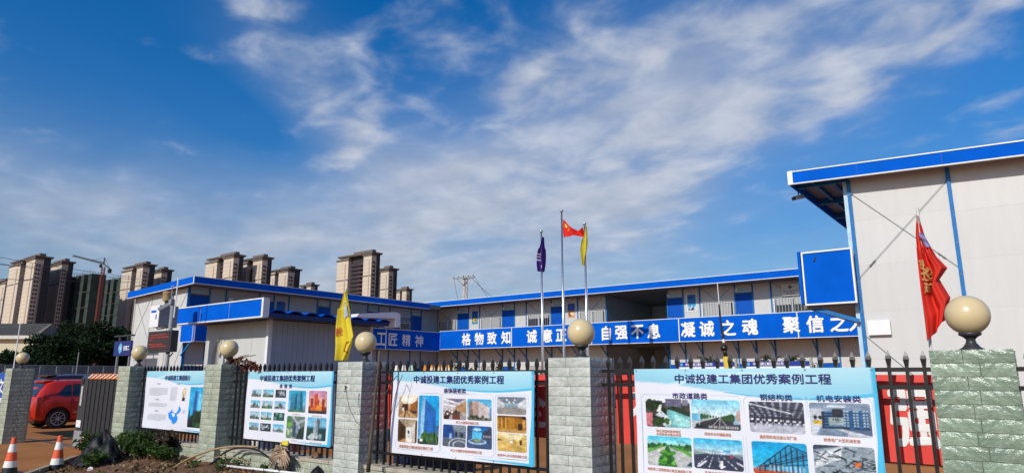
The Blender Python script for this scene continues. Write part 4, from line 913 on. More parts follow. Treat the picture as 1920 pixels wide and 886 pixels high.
# right wing ------------------------------------------------------------
RX, RWX, RY, RYW = -3.86, -2.75, 15.0, 15.4
rw = thing('site_office', 'tall white site office end wall on the right with crossed brace rods', 'building', (0, 15.4, 0), 'two storey prefab site offices')
def zr(x): return 6.115 - (x - RX) * .043
xe = 3.2
fe = part('gable_fascia', MB().hexa([(RX + .012, RY, zr(RX) - .275), (xe, RY, zr(xe) - .275), (xe, RY + .045, zr(xe) - .275), (RX + .012, RY + .045, zr(RX) - .275), (RX + .012, RY, zr(RX) - .026), (xe, RY, zr(xe) - .026), (xe, RY + .045, zr(xe) - .026), (RX + .012, RY + .045, zr(RX) - .026)]), M_blue, rw)
for dz_ in (-.3, -.024):
    part('fascia_trim', MB().hexa([(RX, RY - .014, zr(RX) + dz_), (xe, RY - .014, zr(xe) + dz_), (xe, RY + .05, zr(xe) + dz_), (RX, RY + .05, zr(RX) + dz_), (RX, RY - .014, zr(RX) + dz_ + .023), (xe, RY - .014, zr(xe) + dz_ + .023), (xe, RY + .05, zr(xe) + dz_ + .023), (RX, RY + .05, zr(RX) + dz_ + .023)]), M_trim, fe)
sm = MB()
for k in range(5): x = -2.5 + 1.5 * k; sm.hexa([(x, RY - .003, zr(x) - .27), (x + .012, RY - .003, zr(x) - .27), (x + .012, RY - .0005, zr(x) - .27), (x, RY - .0005, zr(x) - .27), (x, RY - .003, zr(x) - .03), (x + .012, RY - .003, zr(x) - .03), (x + .012, RY - .0005, zr(x) - .03), (x, RY - .0005, zr(x) - .03)])
part('fascia_seam', sm, mat('seam_blue', (.001, .05, .34), .6), fe, kind='stuff')
part('fascia_trim', B(RX - .016, RX + .09, RY - .02, RY + .055, zr(RX) - .305, zr(RX) + .004), M_trim, fe)
fs = part('side_fascia', B(RX, RX + .05, RY + .06, 29.9, 5.80, 6.10), M_blue, rw)
part('roof', MB().hexa([(RX + .06, RY + .055, zr(RX) - .17), (xe, RY + .055, zr(xe) - .17), (xe, 31, zr(xe) - .17), (RX + .06, 31, zr(RX) - .17), (RX + .06, RY + .055, zr(RX) - .03), (xe, RY + .055, zr(xe) - .03), (xe, 31, zr(xe) - .03), (RX + .06, 31, zr(RX) - .03)]), M_roofu, rw)
pu = MB()
for k in range(9): y = 15.45 + 1.8 * k; pu.box(RX + .07, RWX - .02, y - .03, y + .03, 5.80, 5.93)
for x in (-3.45, -3.1): pu.box(x - .03, x + .03, 15.1, 30.5, 5.85, 5.935)
part('purlin', pu, M_bluepost, rw)
ex = [RWX, -.955, .84, 2.63]
for i in range(3): panel_y(rw, ex[i], ex[i + 1], .1, 5.86 - .07 * i, RYW, n=6)
panel_x(rw, 15.45, 31, .1, 5.8, RWX + .05, M_white, 2)
for x in ex: part('column', B(x - .035, x + .035, RYW - .045, RYW - .002, 0, zr(x) - .25), M_bluepost, rw)
part('column', B(RWX - .12, RWX - .04, RYW + .01, RYW + .09, 0, 5.8), mat('pale_blue_steel', (.45, .62, .72), .4), rw)
def rod(a, b, tb=None):
    m = MB(); a, b = Vector(a), Vector(b); m.tube([a, b], .005, 6)
    for p in (a, b): m.sphere(p, .018, 8, 6)
    if tb:
        d = (b - a); m.tube([a + d * tb, a + d * (tb + .07)], .011, 6); m.tube([a + d * (tb + .01), a + d * (tb + .02)], .016, 6); m.tube([a + d * (tb + .05), a + d * (tb + .06)], .016, 6)
    part('brace_rod', m, M_grey, rw)
y_ = RYW - .022
rod((-2.70, y_, 5.49), (-.98, y_ - .004, 3.75), .82); rod((-2.72, y_ - .012, 3.70), (-1.0, y_ - .014, 5.47), .12)
rod((-2.73, y_, 2.5), (-.97, y_ - .01, .7)); rod((-2.73, y_ - .02, .6), (-.95, y_ - .03, 2.36))
sg = part('corridor_end_panel', B(-3.74, -2.80, 15.13, 15.19, 3.19, 4.27), M_blue, rw)
part('panel_trim', MB().box(-3.775, -3.742, 15.11, 15.2, 3.155, 4.305).box(-2.798, -2.765, 15.11, 15.2, 3.155, 4.305).box(-3.74, -2.80, 15.11, 15.2, 4.272, 4.305).box(-3.74, -2.80, 15.11, 15.2, 3.155, 3.188), M_trim, sg)
rs = MB(); q = random.Random(2)
for _ in range(16): x, z = -3.51 + q.uniform(-.03, .03), 4.12 + q.uniform(-.05, .04); rs.box(x - .008, x + .012, 15.127, 15.129, z - .006, z + .008)
part('rust_spot', rs, mat('rust', (.03, .02, .03), .8), sg, kind='stuff')
part('corridor_floor', B(RX + .05, RWX - .13, 15.25, 30.9, 3.1, 3.28), M_roofu, rw)
part('side_board', B(RX - .03, RX + .03, 15.25, 30.9, 3.2, 4.35), M_blue, rw)
part('bracket', MB().bar((-2.8, 15.3, 2.8), (-3.7, 15.3, 3.12), .05, .08), M_bluepost, rw)
part('notice_plate', B(-2.66, -2.25, RYW - .09, RYW - .05, 2.5, 2.80), M_trim, rw)
bt = MB()
for x in ex:
    for k in range(9): bt.lathe([(.012, 0), (.012, -.008), (.004, -.010)], (x, RYW - .046, .5 + .62 * k), 6, ax='y')
part('bolt_head', bt, M_grey, rw, kind='stuff')
cc = thing('security_camera', 'small security camera hanging under the roof corner of the right office', 'camera', (-3.84, 15.55, 5.80))
part('camera_bracket', MB().tube([(-3.82, 15.55, 5.82), (-3.82, 15.55, 5.66)], .012, 6).tube([(-3.82, 15.55, 5.64), (-3.72, 15.6, 5.68), (-3.66, 15.62, 5.8)], .006, 5), M_dgrey, cc)
part('camera_body', MB().bar((-3.88, 15.48, 5.61), (-3.72, 15.6, 5.65), .075).bar((-3.92, 15.45, 5.64), (-3.74, 15.58, 5.69), .10, .012), M_steel, cc)
part('lens', MB().lathe([(.03, 0), (.032, -.012), (.02, -.015)], (-3.885, 15.47, 5.61), 12, ax='y').bar((-3.93, 15.44, 5.60), (-3.885, 15.475, 5.61), .07), M_black, cc)

# guardhouse ------------------------------------------------------------
gh = thing('guardhouse', 'white guardhouse with a plain blue sign board behind the fence', 'building', (-15.2, 10.3, 0))
GX0, GX1, GY0, GY1 = -16.57, -13.84, 8.80, 11.78
for i in range(4): 
    a = GX0 + (GX1 - GX0) * i / 4; part('wall_panel', B(a + .003, a + (GX1 - GX0) / 4 - .003, GY0, GY0 + .05, 0, 2.95), M_white, gh)
nr = 20
for i in range(10):
    a = GY0 + .06 + (GY1 - GY0 - .06) * i / 10; b = GY0 + .06 + (GY1 - GY0 - .06) * (i + 1) / 10
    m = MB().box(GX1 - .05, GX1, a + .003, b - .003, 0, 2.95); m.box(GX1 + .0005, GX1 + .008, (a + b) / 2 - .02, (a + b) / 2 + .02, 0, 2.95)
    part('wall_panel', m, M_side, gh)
part('back_wall', B(GX0, GX1, GY1, GY1 + .05, 0, 2.95), M_white, gh); part('side_wall', B(GX0 - .05, GX0, GY0, GY1, 0, 2.95), M_white, gh)
for (x, y) in ((GX1, GY0), (GX1, GY1)): part('corner_post', B(x - .06, x + .035, y - .035, y + .06, 0, 2.96), M_trim, gh)
sg = part('sign_board', B(-17.28, -13.27, 8.22, 8.30, 2.97, 3.34), M_blue, gh)
tr = MB().box(-17.32, -13.2, 8.205, 8.34, 3.342, 3.368).box(-17.32, -13.2, 8.205, 8.34, 2.94, 2.968).box(-17.32, -17.282, 8.205, 8.34, 2.968, 3.342).box(-13.268, -13.2, 8.205, 8.36, 2.968, 3.342)
for x in (-15.9, -14.6): tr.box(x - .002, x + .002, 8.216, 8.219, 2.97, 3.34)
part('sign_trim', tr, M_trim, sg)
gr_ = MB(); N = 64
prof = []
for k in range(N + 1):
    y = 8.36 + (11.9 - 8.36) * k / N; ph = (k % 8) / 8; z = 3.075 + (.055 if .30 < ph < .86 else (.03 if .18 < ph < .95 else 0)) - .02 * (k / N); prof.append((y, z))
for (y, z) in prof: gr_.v += [(-17.0, y, z), (-13.2, y, z), (-13.2, y, z - .02), (-17.0, y, z - .02)]
for k in range(N):
    a, b = 4 * k, 4 * k + 4; gr_.f += [(a, a + 1, b + 1, b), (a + 1, a + 2, b + 2, b + 1), (a + 2, a + 3, b + 3, b + 2), (a + 3, a, b, b + 3)]; gr_.m += [0] * 4
rf = part('roof', gr_, M_blue, gh)
part('eaves_beam', B(-17.0, -13.23, 8.36, 11.88, 2.96, 3.05), mat('navy_steel', (.004, .03, .17), .5), rf)
cb = MB().tube([(-15.95, 8.77, 2.56), (-16.0, 8.765, 2.52), (-16.16, 8.765, 2.2), (-16.22, 8.765, 1.2)], .018, 6).tube([(-15.94, 8.77, 2.6), (-15.95, 8.76, 2.2), (-15.99, 8.76, 1.2)], .012, 6)
part('cable', cb, mat('beige_cable', (.50, .42, .28), .6), gh)

# ================================================================== court furniture
def flagpole(px, ptop, label, Y=24.7):
    P = onY(px, ptop, Y); h = P[2]; t = thing('flagpole', label, 'flagpole', (P[0], Y, 0), 'flagpoles in the court')
    part('pole', MB().tube([(P[0], Y, 0), (P[0], Y, 2.5), (P[0], Y, h - .12)], [.062, .058, .04], 12), M_steel, t, True)
    part('finial', MB().lathe([(.05, h - .12), (.075, h - .10), (.085, h - .05), (.07, h - .02), (.02, h)], (P[0], Y, 0), 12), M_steel, t, True)
    part('pole_base', B(P[0] - .25, P[0] + .25, Y - .25, Y + .25, 0, .2), M_conc, t)
    part('halyard', MB().tube([(P[0] + .085, Y - .02, h - .12), (P[0] + .075, Y - .02, 1.2)], .006, 4), M_trim, t)
    return P
FPa = flagpole(1015, 431, 'leftmost of the three steel flagpoles, flying the limp purple flag')
FPb = flagpole(1053, 393, 'tallest steel flagpole in the middle of the three, flying the red flag with stars')
FPc = flagpole(1096, 417, 'rightmost of the three steel flagpoles, flying the limp yellow flag')
def cloth(fn, nu, nv, colfn):
    m = MB(); c = []
    for j in range(nv + 1):
        for i in range(nu + 1): u, v = i / nu, j / nv; m.v.append(tuple(fn(u, v))); c.append(lin(colfn(u, v)))
    for j in range(nv):
        for i in range(nu): k = j * (nu + 1) + i; m.f.append((k, k + 1, k + nu + 2, k + nu + 1)); m.m.append(0)
    return m, np.array(c) * .9
def onfn(fn, off):   # a point lifted off the cloth towards the camera
    def g(u, v):
        p = Vector(fn(u, v)); a = Vector(fn(u + .01, v)) - p; b = Vector(fn(u, v + .01)) - p; n = a.cross(b).normalized()
        if n.dot(Vector(EYE) - p) < 0: n = -n
        return p + n * off
    return g
def star(m, fn, cu, cv, ru, rv, rot=0.):
    k = len(m.v); pts = []
    for i in range(10): r = 1 if i % 2 == 0 else .4; a = pi / 2 + rot + i * pi / 5; pts.append(fn(cu + ru * r * cos(a), cv + rv * r * sin(a)))
    pts.append(fn(cu, cv)); m.add(pts, [(10, i, (i + 1) % 10) for i in range(10)])
FY = 24.66
def red_fn(u, v):  # v 0 bottom .. 1 top
    x0, x1 = onY(1056.5, 430, FY)[0], onY(1094, 430, FY)[0]
    top = onY(1057, np.interp(u, [0, .14, .27, .44, .6, .78, 1], [410, 417, 422.7, 430, 434, 433.5, 430]), FY)[2]; bot = onY(1057, np.interp(u, [0, .3, .6, .85, 1], [445, 445, 444.5, 447, 441]), FY)[2]
    return (x0 + (x1 - x0) * u - .05 * sin(v * 3) * u, FY - .30 * sin(u * 5.2 + v * 1.5) * u - .05 * sin(u * 14 + v * 3), bot + (top - bot) * v)
m, c = cloth(red_fn, 28, 16, lambda u, v: (228, 44, 34))
nf = thing('flag', 'red flag with yellow stars blowing from the tallest flagpole', 'flag', (FPb[0], FY, FPb[2] - 1)); part('flag_cloth', m, M_cloth, nf, True, c, recalc=False)
s = MB(); star(s, onfn(red_fn, .012), .15, .74, .10, .17); [star(s, onfn(red_fn, .012), a, b, .035, .06, r) for a, b, r in ((.27, .86, .3), (.33, .72, .6), (.33, .58, 0), (.27, .48, .3))]
part('star', s, mat('flag_yellow', (.80, .62, .06), .6), nf, recalc=False)
def limp(pxl, pxr, Y, folds, amp, seed=0):   # pxl / pxr: outlines in (x, z) from top to bottom
    def ev(P, t):
        t = min(max(t, 0), 1) * (len(P) - 1); i = min(int(t), len(P) - 2); f = t - i; f = f * f * (3 - 2 * f) * .5 + f * .5
        return P[i][0] + (P[i + 1][0] - P[i][0]) * f, P[i][1] + (P[i + 1][1] - P[i][1]) * f
    def fn(u, v):
        a, b = ev(pxl, 1 - v), ev(pxr, 1 - v); x = a[0] + (b[0] - a[0]) * u; z = a[1] + (b[1] - a[1]) * u
        return (x, Y - amp * sin(u * folds * pi + 1.2 * v + seed) * (.3 + .7 * (1 - v) if v > .7 else 1) - .3 * amp * sin(u * folds * 2.3 * pi + seed + v * 3), z)
    return fn
PL = lambda pts, Y: [(onY(x, y, Y)[0], onY(x, y, Y)[2]) for x, y in pts]
fn = limp(PL([(1017.5, 444), (1014, 462), (1009.5, 480), (1009, 496), (1010.5, 509)], FY), PL([(1018.5, 444), (1019.5, 462), (1020.5, 480), (1020.5, 496), (1019.5, 509)], FY), FY, 3.0, .13, .4)
def cpurple(u, v):
    if u < .38 and .36 < v < .62 and (math.sin(v * 70) > -.3): return (225, 215, 235)
    if .5 < u < .8 and .12 < v < .22: return (225, 215, 235)
    return (56, 26, 116)
m, c = cloth(fn, 22, 34, cpurple); pf = thing('flag', 'limp purple flag with white marks on the left flagpole', 'flag', (FPa[0], FY, FPa[2] - 1)); part('flag_cloth', m, M_cloth, pf, True, c, recalc=False)
fn = limp(PL([(1098.5, 424), (1096, 440), (1092, 458), (1091.5, 472), (1093, 484), (1094, 497)], FY), PL([(1099.5, 424), (1100.5, 440), (1101, 458), (1100, 472), (1097.5, 484), (1096.5, 497)], FY), FY, 2.6, .12, 1.0)
m, c = cloth(fn, 20, 30, lambda u, v: (232, 214, 70)); yf = thing('flag', 'limp plain yellow flag on the right flagpole', 'flag', (FPc[0], FY, FPc[2] - 1)); part('flag_cloth', m, M_cloth, yf, True, c, recalc=False)

# yellow flag stuck behind the pillar, red flag by the green pillar
Yq = 6.62
fn = limp(PL([(646.5, 546), (641.5, 575), (638.5, 610), (637, 645), (635.5, 675)], Yq), PL([(648.5, 546), (654, 573), (660, 600), (667, 630), (648, 675)], Yq), Yq, 2.6, .075, .6)
def cyel(u, v):
    return (242, 220, 62)
m, c = cloth(fn, 26, 40, cyel); yf = thing('flag', 'yellow flag with a grey emblem drooping behind the globe lamp', 'flag', (onY(647, 546, Yq)[0], Yq, 1.9)); part('flag_cloth', m, M_cloth, yf, True, c, recalc=False)
s = MB(); f2 = onfn(fn, .014)
for poly in ([(.22, .78), (.80, .86), (.94, .76), (.38, .69)], [(.28, .67), (.46, .69), (.52, .55), (.36, .53)], [(.62, .73), (.92, .75), (.96, .58), (.70, .56)]):
    a, b, c_, d_ = poly; k = len(s.v); n = 6
    for j in range(n + 1):
        for i in range(n + 1):
            u0 = a[0] + (b[0] - a[0]) * i / n; v0 = a[1] + (b[1] - a[1]) * i / n; u1 = d_[0] + (c_[0] - d_[0]) * i / n; v1 = d_[1] + (c_[1] - d_[1]) * i / n; t_ = j / n
            s.v.append(tuple(f2(u0 + (u1 - u0) * t_, v0 + (v1 - v0) * t_)))
    for j in range(n):
        for i in range(n): q_ = k + j * (n + 1) + i; s.f.append((q_, q_ + 1, q_ + n + 2, q_ + n + 1)); s.m.append(0)
part('emblem', s, mat('emblem_grey', (.42, .46, .52), .6), yf, recalc=False)
for ch, u0, uw, v0, vh in (('投', .02, .2, .36, .09), ('工', .62, .24, .10, .10)):
    part('flag_character', lettering(MB(), ch, lambda u, v: f2(u0 + uw * u, v0 + vh * v), .02), mat('flag_red_ink', (.65, .10, .03), .6), yf, recalc=False)
P = onY(647.5, 541, Yq); part('flag_stick', MB().tube([(P[0], Yq + .02, P[2]), (onY(637, 678, Yq)[0], Yq + .02, 1.5)], .008, 6), M_dry, yf)
Yq = 6.66
fn = limp(PL([(1718.5, 404), (1718, 440), (1722, 490), (1728, 545), (1735, 600), (1739, 641)], Yq), PL([(1722, 404), (1735, 446), (1754, 478), (1775, 500), (1760, 522), (1781, 556), (1771, 600), (1742, 640)][:7], Yq), Yq, 3.1, .06, .2)
def cred(u, v): return (232, 205, 200) if v > .93 else (238, 64, 50)
m, c = cloth(fn, 30, 48, cred); rfg = thing('flag', 'red flag with yellow characters drooping beside the green pillar', 'flag', (onY(1720, 410, Yq)[0], Yq, 1.9)); part('flag_cloth', m, M_cloth, rfg, True, c, recalc=False)
f2 = onfn(fn, .012)
for ch, u0, uw, v0, vh, k_ in (('投', .05, .42, .43, .095, .04), ('建', .10, .44, .31, .095, .05), ('诚', .02, .18, .55, .06, 0)):
    part('flag_character', lettering(MB(), ch, lambda u, v: f2(u0 + uw * u, v0 + vh * v + k_ * (1 - u)), .03), mat('flag_gold_ink', (.62, .42, .14), .6), rfg, recalc=False)
s = MB(); k = 0; n = 8
for j in range(n + 1):
    for i in range(n + 1): s.v.append(tuple(f2(.5 + .30 * i / n + .08 * j / n, .86 - .13 * j / n)))
for j in range(n):
    for i in range(n): q_ = j * (n + 1) + i; s.f.append((q_, q_ + 1, q_ + n + 2, q_ + n + 1)); s.m.append(0)
part('emblem', s, mat('emblem_violet', (.20, .18, .38), .6), rfg, recalc=False)
P = onY(1719, 388, Yq); part('flag_stick', MB().tube([(P[0], Yq + .03, P[2]), (onY(1742, 675, Yq)[0], Yq + .03, 1.2)], .012, 8), mat('pale_stick', (.68, .66, .62), .6), rfg)

# white poles at the gate
P = onY(38, 605, 7.4); solo('marker_pole', MB().tube([(P[0], 7.4, 0), (P[0] + .01, 7.4, P[2])], [.02, .016], 8), M_trim, 'thin white pole behind the pillar across the gate', 'pole', (P[0], 7.4, 0))
P = atz(148, 660, 40); solo('marker_pole', MB().tube([(P[0], P[1], 0), (P[0], P[1], P[2])], .03, 8), M_grey, 'short thin grey pole sticking up from the grey hoarding', 'pole', (P[0], P[1], 0))

# dust monitor ----------------------------------------------------------
mx, my = -15.75, 7.3
dm = thing('dust_monitor', 'dust monitor post with white cabinet and red LED screen', 'monitor', (mx, my + .1, 0))
part('post', MB().tube([(mx + .10, my + .12, 0), (mx + .10, my + .12, 3.30)], .045, 12), M_grey, dm, True)
sc_ = part('screen_case', B(-16.43, -15.32, my, my + .16, 2.22, 2.70), M_dgrey, dm)
part('screen_face', B(-16.38, -15.37, my - .004, my - .001, 2.26, 2.67), mat('led_panel', (.035, .022, .022), .5, .2), sc_)
ld = MB(); q = random.Random(11)
for (x0, x1, z) in ((-16.30, -15.55, 2.60), (-16.34, -15.45, 2.545), (-16.34, -16.2, 2.49), (-16.34, -15.70, 2.385), (-16.34, -15.5, 2.335)):
    x = x0
    while x < x1:
        w = q.uniform(.006, .02); zz0 = z + q.uniform(0, .012); ld.box(x, x + w, my - .008, my - .005, zz0, zz0 + q.uniform(.008, .022)); x += w + q.uniform(.005, .014)
part('led_text', ld, mat('led_red', (.5, .03, .02), .5, emit=((1, .07, .03), .28)), sc_, kind='stuff')
cbx = part('cabinet', B(-16.42, -15.98, my - .02, my + .42, 2.80, 3.30), M_trim, dm)
part('cabinet_side', B(-15.978, -15.97, my - .015, my + .415, 2.805, 3.295), M_grey, cbx)
part('cabinet_label', B(-16.36, -16.12, my - .026, my - .021, 3.14, 3.19), M_blue, cbx); part('cabinet_handle', B(-16.1, -16.08, my - .04, my - .021, 2.98, 3.09), M_grey, cbx)
part('sensor_cover', MB().lathe([(.10, 3.42), (.105, 3.44), (.105, 3.60), (.11, 3.605), (.11, 3.63), (.09, 3.64)], (-16.12, my + .2, 0), 16), mat('tan_plastic', (.38, .26, .13), .5), dm, True)
part('sensor_stalk', MB().tube([(-16.12, my + .2, 3.3), (-16.12, my + .2, 3.43)], .05, 10), M_dgrey, dm)
part('mast', MB().tube([(-15.92, my + .2, 3.3), (-15.92, my + .2, 3.76)], .012, 8).tube([(-15.98, my + .2, 3.76), (-15.84, my + .2, 3.77)], .012, 6), M_grey, dm)
part('wind_vane', MB().tube([(-15.83, my + .2, 3.3), (-15.83, my + .2, 3.55)], .012, 8).sphere((-15.83, my + .2, 3.58), .035, 10, 8), M_dgrey, dm)
part('antenna', MB().tube([(-15.60, my + .15, 3.0), (-15.58, my + .15, 3.92)], .014, 8), M_trim, dm)
part('camera', MB().bar((-15.86, my - .1, 3.18), (-15.70, my + .1, 3.34), .07).box(-15.72, -15.6, my + .05, my + .15, 3.30, 3.42), M_grey, dm)
part('cable', MB().tube([(-15.55, my + .1, 2.22), (-15.53, my + .08, 2.15), (-15.45, my + .08, 2.12), (-15.38, my + .1, 2.2)], .015, 6).tube([(-16.3, my + .1, 2.8), (-16.1, my + .05, 2.75), (-15.9, my + .08, 2.76), (-15.68, my + .1, 2.82)], .012, 6), M_black, dm)

# sliding gate ----------------------------------------------------------
GX, GXE, gy = -18.42, -14.9, 6.75
sgx = thing('sliding_gate', 'folded grey sliding gate with orange caps and red and white feet', 'gate', (-16.7, gy + .2, 0))
hd = part('gate_head', MB().prism([(gy - .02, .12), (gy + .42, .12), (gy + .42, 1.62), (gy + .36, 1.72), (gy + .04, 1.72), (gy - .02, 1.62)], 'x', GX, GX + .42), M_dgrey, sgx)
part('head_foot', MB().prism([(GX - .06, .06), (GX + .46, .06), (GX + .42, .42), (GX - .02, .42)], 'y', gy - .03, gy + .43), M_grey, hd)
part('control_strip', B(GX + .10, GX + .20, gy - .035, gy - .022, 1.0, 1.45), mat('strip_grey', (.45, .45, .42), .4), hd); part('reflector', B(GX + .04, GX + .30, gy - .034, gy - .023, .50, .66), M_trim, hd)
part('control_strip', B(GX + .10, GX + .20, gy - .035, gy - .022, 1.50, 1.62), M_black, hd)
nf_ = 13
for k in range(nf_):
    x = GX + .55 + k * .235
    f = part('gate_frame', MB().bar((x, gy, .22), (x, gy, 1.62), .19, .03).bar((x, gy + .4, .22), (x, gy + .4, 1.62), .19, .03).box(x - .07, x + .07, gy + .02, gy + .38, 1.5, 1.53).box(x - .06, x + .06, gy + .02, gy + .38, .3, .33), mat('gate_grey', (.030, .031, .034), .5, spec=.25), sgx)
    part('cap', MB().prism([(gy - .03, 1.62), (gy + .43, 1.62), (gy + .38, 1.74), (gy + .02, 1.74)], 'x', x - .10, x + .10), mat('orange_cap', (.72, .20, .02), .4), f)
    part('cap_stripe', MB().bar((x - .10, gy - .035, 1.64), (x + .08, gy - .01, 1.72), .03, .02), M_trim, f)
    part('foot', MB().prism([(gy - .09, .02), (gy + .03, .02), (gy + .03, .30), (gy - .02, .30)], 'x', x - .10, x + .06), mat('red_foot', (.42, .06, .05), .5), f)
    part('foot_stripe', MB().bar((x + .085, gy - .10, .03), (x + .085, gy - .03, .30), .035, .05), M_trim, f)
    part('wheel', MB().lathe([(.0, -.02), (.05, -.02), (.05, .02), (.0, .02)], (x, gy + .2, .05), 10, ax='x'), M_black, f)

# notice boards, placards, hedges behind the fence ----------------------
def notice(x0, x1, label):
    t = thing('notice_board', label, 'notice board', ((x0 + x1) / 2, 20, 0), 'blue headed notice boards in the court')
    part('board', B(x0, x1, 20, 20.06, .75, 1.96), M_wht, t)
    part('header', B(x0, x1, 19.985, 19.998, 1.965, 2.10), mat('header_blue', (.005, .03, .30), .4), t)
    part('post', B(x0 - .07, x0 - .01, 19.98, 20.06, 0, 2.2), M_steel, t); part('post', B(x1 + .01, x1 + .07, 19.98, 20.06, 0, 2.2), M_steel, t)
    m = MB(); lettering(m, '中诚投建工集团有限公司', lambda u, v: (x0 + .25 + .85 * u, 19.98, 1.99 + .085 * v), .02); part('header_lettering', m, M_letter, t, recalc=False)
    part('logo', MB().lathe([(.045, 0), (.045, -.006)], (x0 + .12, 19.982, 2.03), 6, ax='y'), mat('logo_cyan', (.10, .45, .70), .4), t)
    m = MB(); lettering(m, '安全生产', lambda u, v: (x0 + .4 + .8 * u, 19.99, 1.70 + .13 * v), .02); part('notice_lettering', m, mat('notice_red', (.55, .06, .05), .5), t, recalc=False)
notice(-8.90, -7.12, 'blue headed notice board standing behind the black whip antenna')
notice(-6.82, -5.02, 'blue headed notice board with potted leaves on top, beside a steel post')
for k in range(4):
    x = -21.95 + .37 * k
    t = thing('placard', ['white placard at the left end of the row, nearest the yellow flag', 'second white placard in the row behind the fence', 'third white placard, next to the pale green one'][k] if k < 3 else 'small pale green placard at the end of the white row', 'placard', (x + .14, 20, 0), 'small placards in a row behind the fence')
    part('plate', B(x, x + .29, 20, 20.03, 1.7, 2.13), [mat('placard_white', (.72, .70, .66), .5), mat('placard_green', (.35, .62, .55), .5)][k == 3], t); part('leg', B(x + .12, x + .16, 20.03, 20.06, 0, 2.0), M_grey, t)
for k in range(5):
    x = -20.25 + .385 * k
    t = thing('placard', ['', 'second orange placard, next to the all orange one', 'third orange and cream placard, middle of the orange row', 'fourth orange and cream placard of the orange row', 'last orange and cream placard, next to the clipped bush'][k] if k else 'small all orange placard at the start of the orange row', 'placard', (x + .14, 20, 0), 'small placards in a row behind the fence')
    part('plate', B(x, x + .30, 20, 20.03, 1.7, 2.12), mat('placard_cream', (.75, .60, .34), .5) if k else mat('placard_orange', (.70, .25, .05), .5), t)
    part('plate_header', B(x, x + .30, 19.985, 19.998, 2.05, 2.12), mat('placard_orange', (.70, .25, .05), .5), t)
    part('leg', B(x + .12, x + .16, 20.03, 20.06, 0, 2.0), M_grey, t)
an = thing('antenna', 'tall black whip antenna with a ball and yellow foot behind the fence', 'antenna', (-3.7, 10, 0))
P = [onY(*p_, 10.) for p_ in ((1345, 530), (1348.5, 570), (1350.5, 598), (1356.5, 635), (1358, 652), (1361, 668), (1363, 688))]
part('whip', MB().tube([P[0], P[1]], .006, 6), M_trim, an); part('rod', MB().tube([P[1], P[2], P[3]], [.008, .016, .024], 8), M_black, an)
part('collar', MB().tube([P[3], P[3] * .6 + P[4] * .4], .02, 8), M_trim, an)
part('ball', MB().sphere(P[4], .055, 14, 10).tube([P[4], P[5]], [.03, .03], 8), M_black, an, True)
part('foot', MB().tube([P[5], P[6], (P[6][0], 10, 0)], .045, 8), mat('yellow_foot', (.75, .55, .05), .5), an)
# blue company sign on a post beyond the gate
P = onX(222, 640, -34.6); yb = P[1]
bs = thing('company_sign', 'dark blue sign with a pale blue hexagon emblem on posts by the left office', 'sign', (-34.7, yb, 0))
part('sign_panel', B(-35.0, -33.2, yb, yb + .08, 2.62, 3.30), mat('sign_navy', (.01, .02, .16), .4), bs)
for x in (-34.8, -33.5): part('post', B(x - .04, x + .04, yb + .08, yb + .16, 0, 2.7), M_grey, bs)
hx = MB(); hx.prism([(-34.28 + .20 * cos(R(30 + 60 * k)), 2.96 + .26 * sin(R(30 + 60 * k))) for k in range(6)], 'y', yb - .012, yb - .002); part('emblem', hx, mat('logo_cyan', (.10, .45, .70), .4), bs)
m = MB(); lettering(m, '中诚', lambda u, v: (-34.44 + .32 * u, yb - .018, 2.90 + .13 * v), .02); lettering(m, '投建工', lambda u, v: (-33.95 + .6 * u, yb - .01, 2.86 + .22 * v), .02); part('sign_lettering', m, M_letter, bs, recalc=False)
part('sign_cap', MB().box(-35.05, -33.15, yb - .03, yb + .12, 3.52, 3.58).box(-34.6, -34.5, yb, yb + .08, 3.31, 3.515).box(-33.7, -33.6, yb, yb + .08, 3.31, 3.515), M_dgrey, bs)
# blue billboard beyond the far pillar
bb = thing('billboard', 'blue board with white lettering left of the pillar across the gate', 'billboard', (-23.2, 6.7, .9))
part('panel', B(-24.6, -21.7, 6.7, 6.76, .72, 1.78), mat('board_blue', (.005, .08, .42), .4), bb)
m = MB(); lettering(m, '文明施工', lambda u, v: (-24.4 + 2.5 * u, 6.69, 1.2 + .4 * v), .02); lettering(m, '安全第一', lambda u, v: (-24.4 + 2.5 * u, 6.69, .8 + .3 * v), .02); part('lettering', m, M_letter, bb, recalc=False)
for x in (-24.4, -22.0): part('post', B(x - .04, x + .04, 6.77, 6.85, 0, 1.8), M_grey, bb)
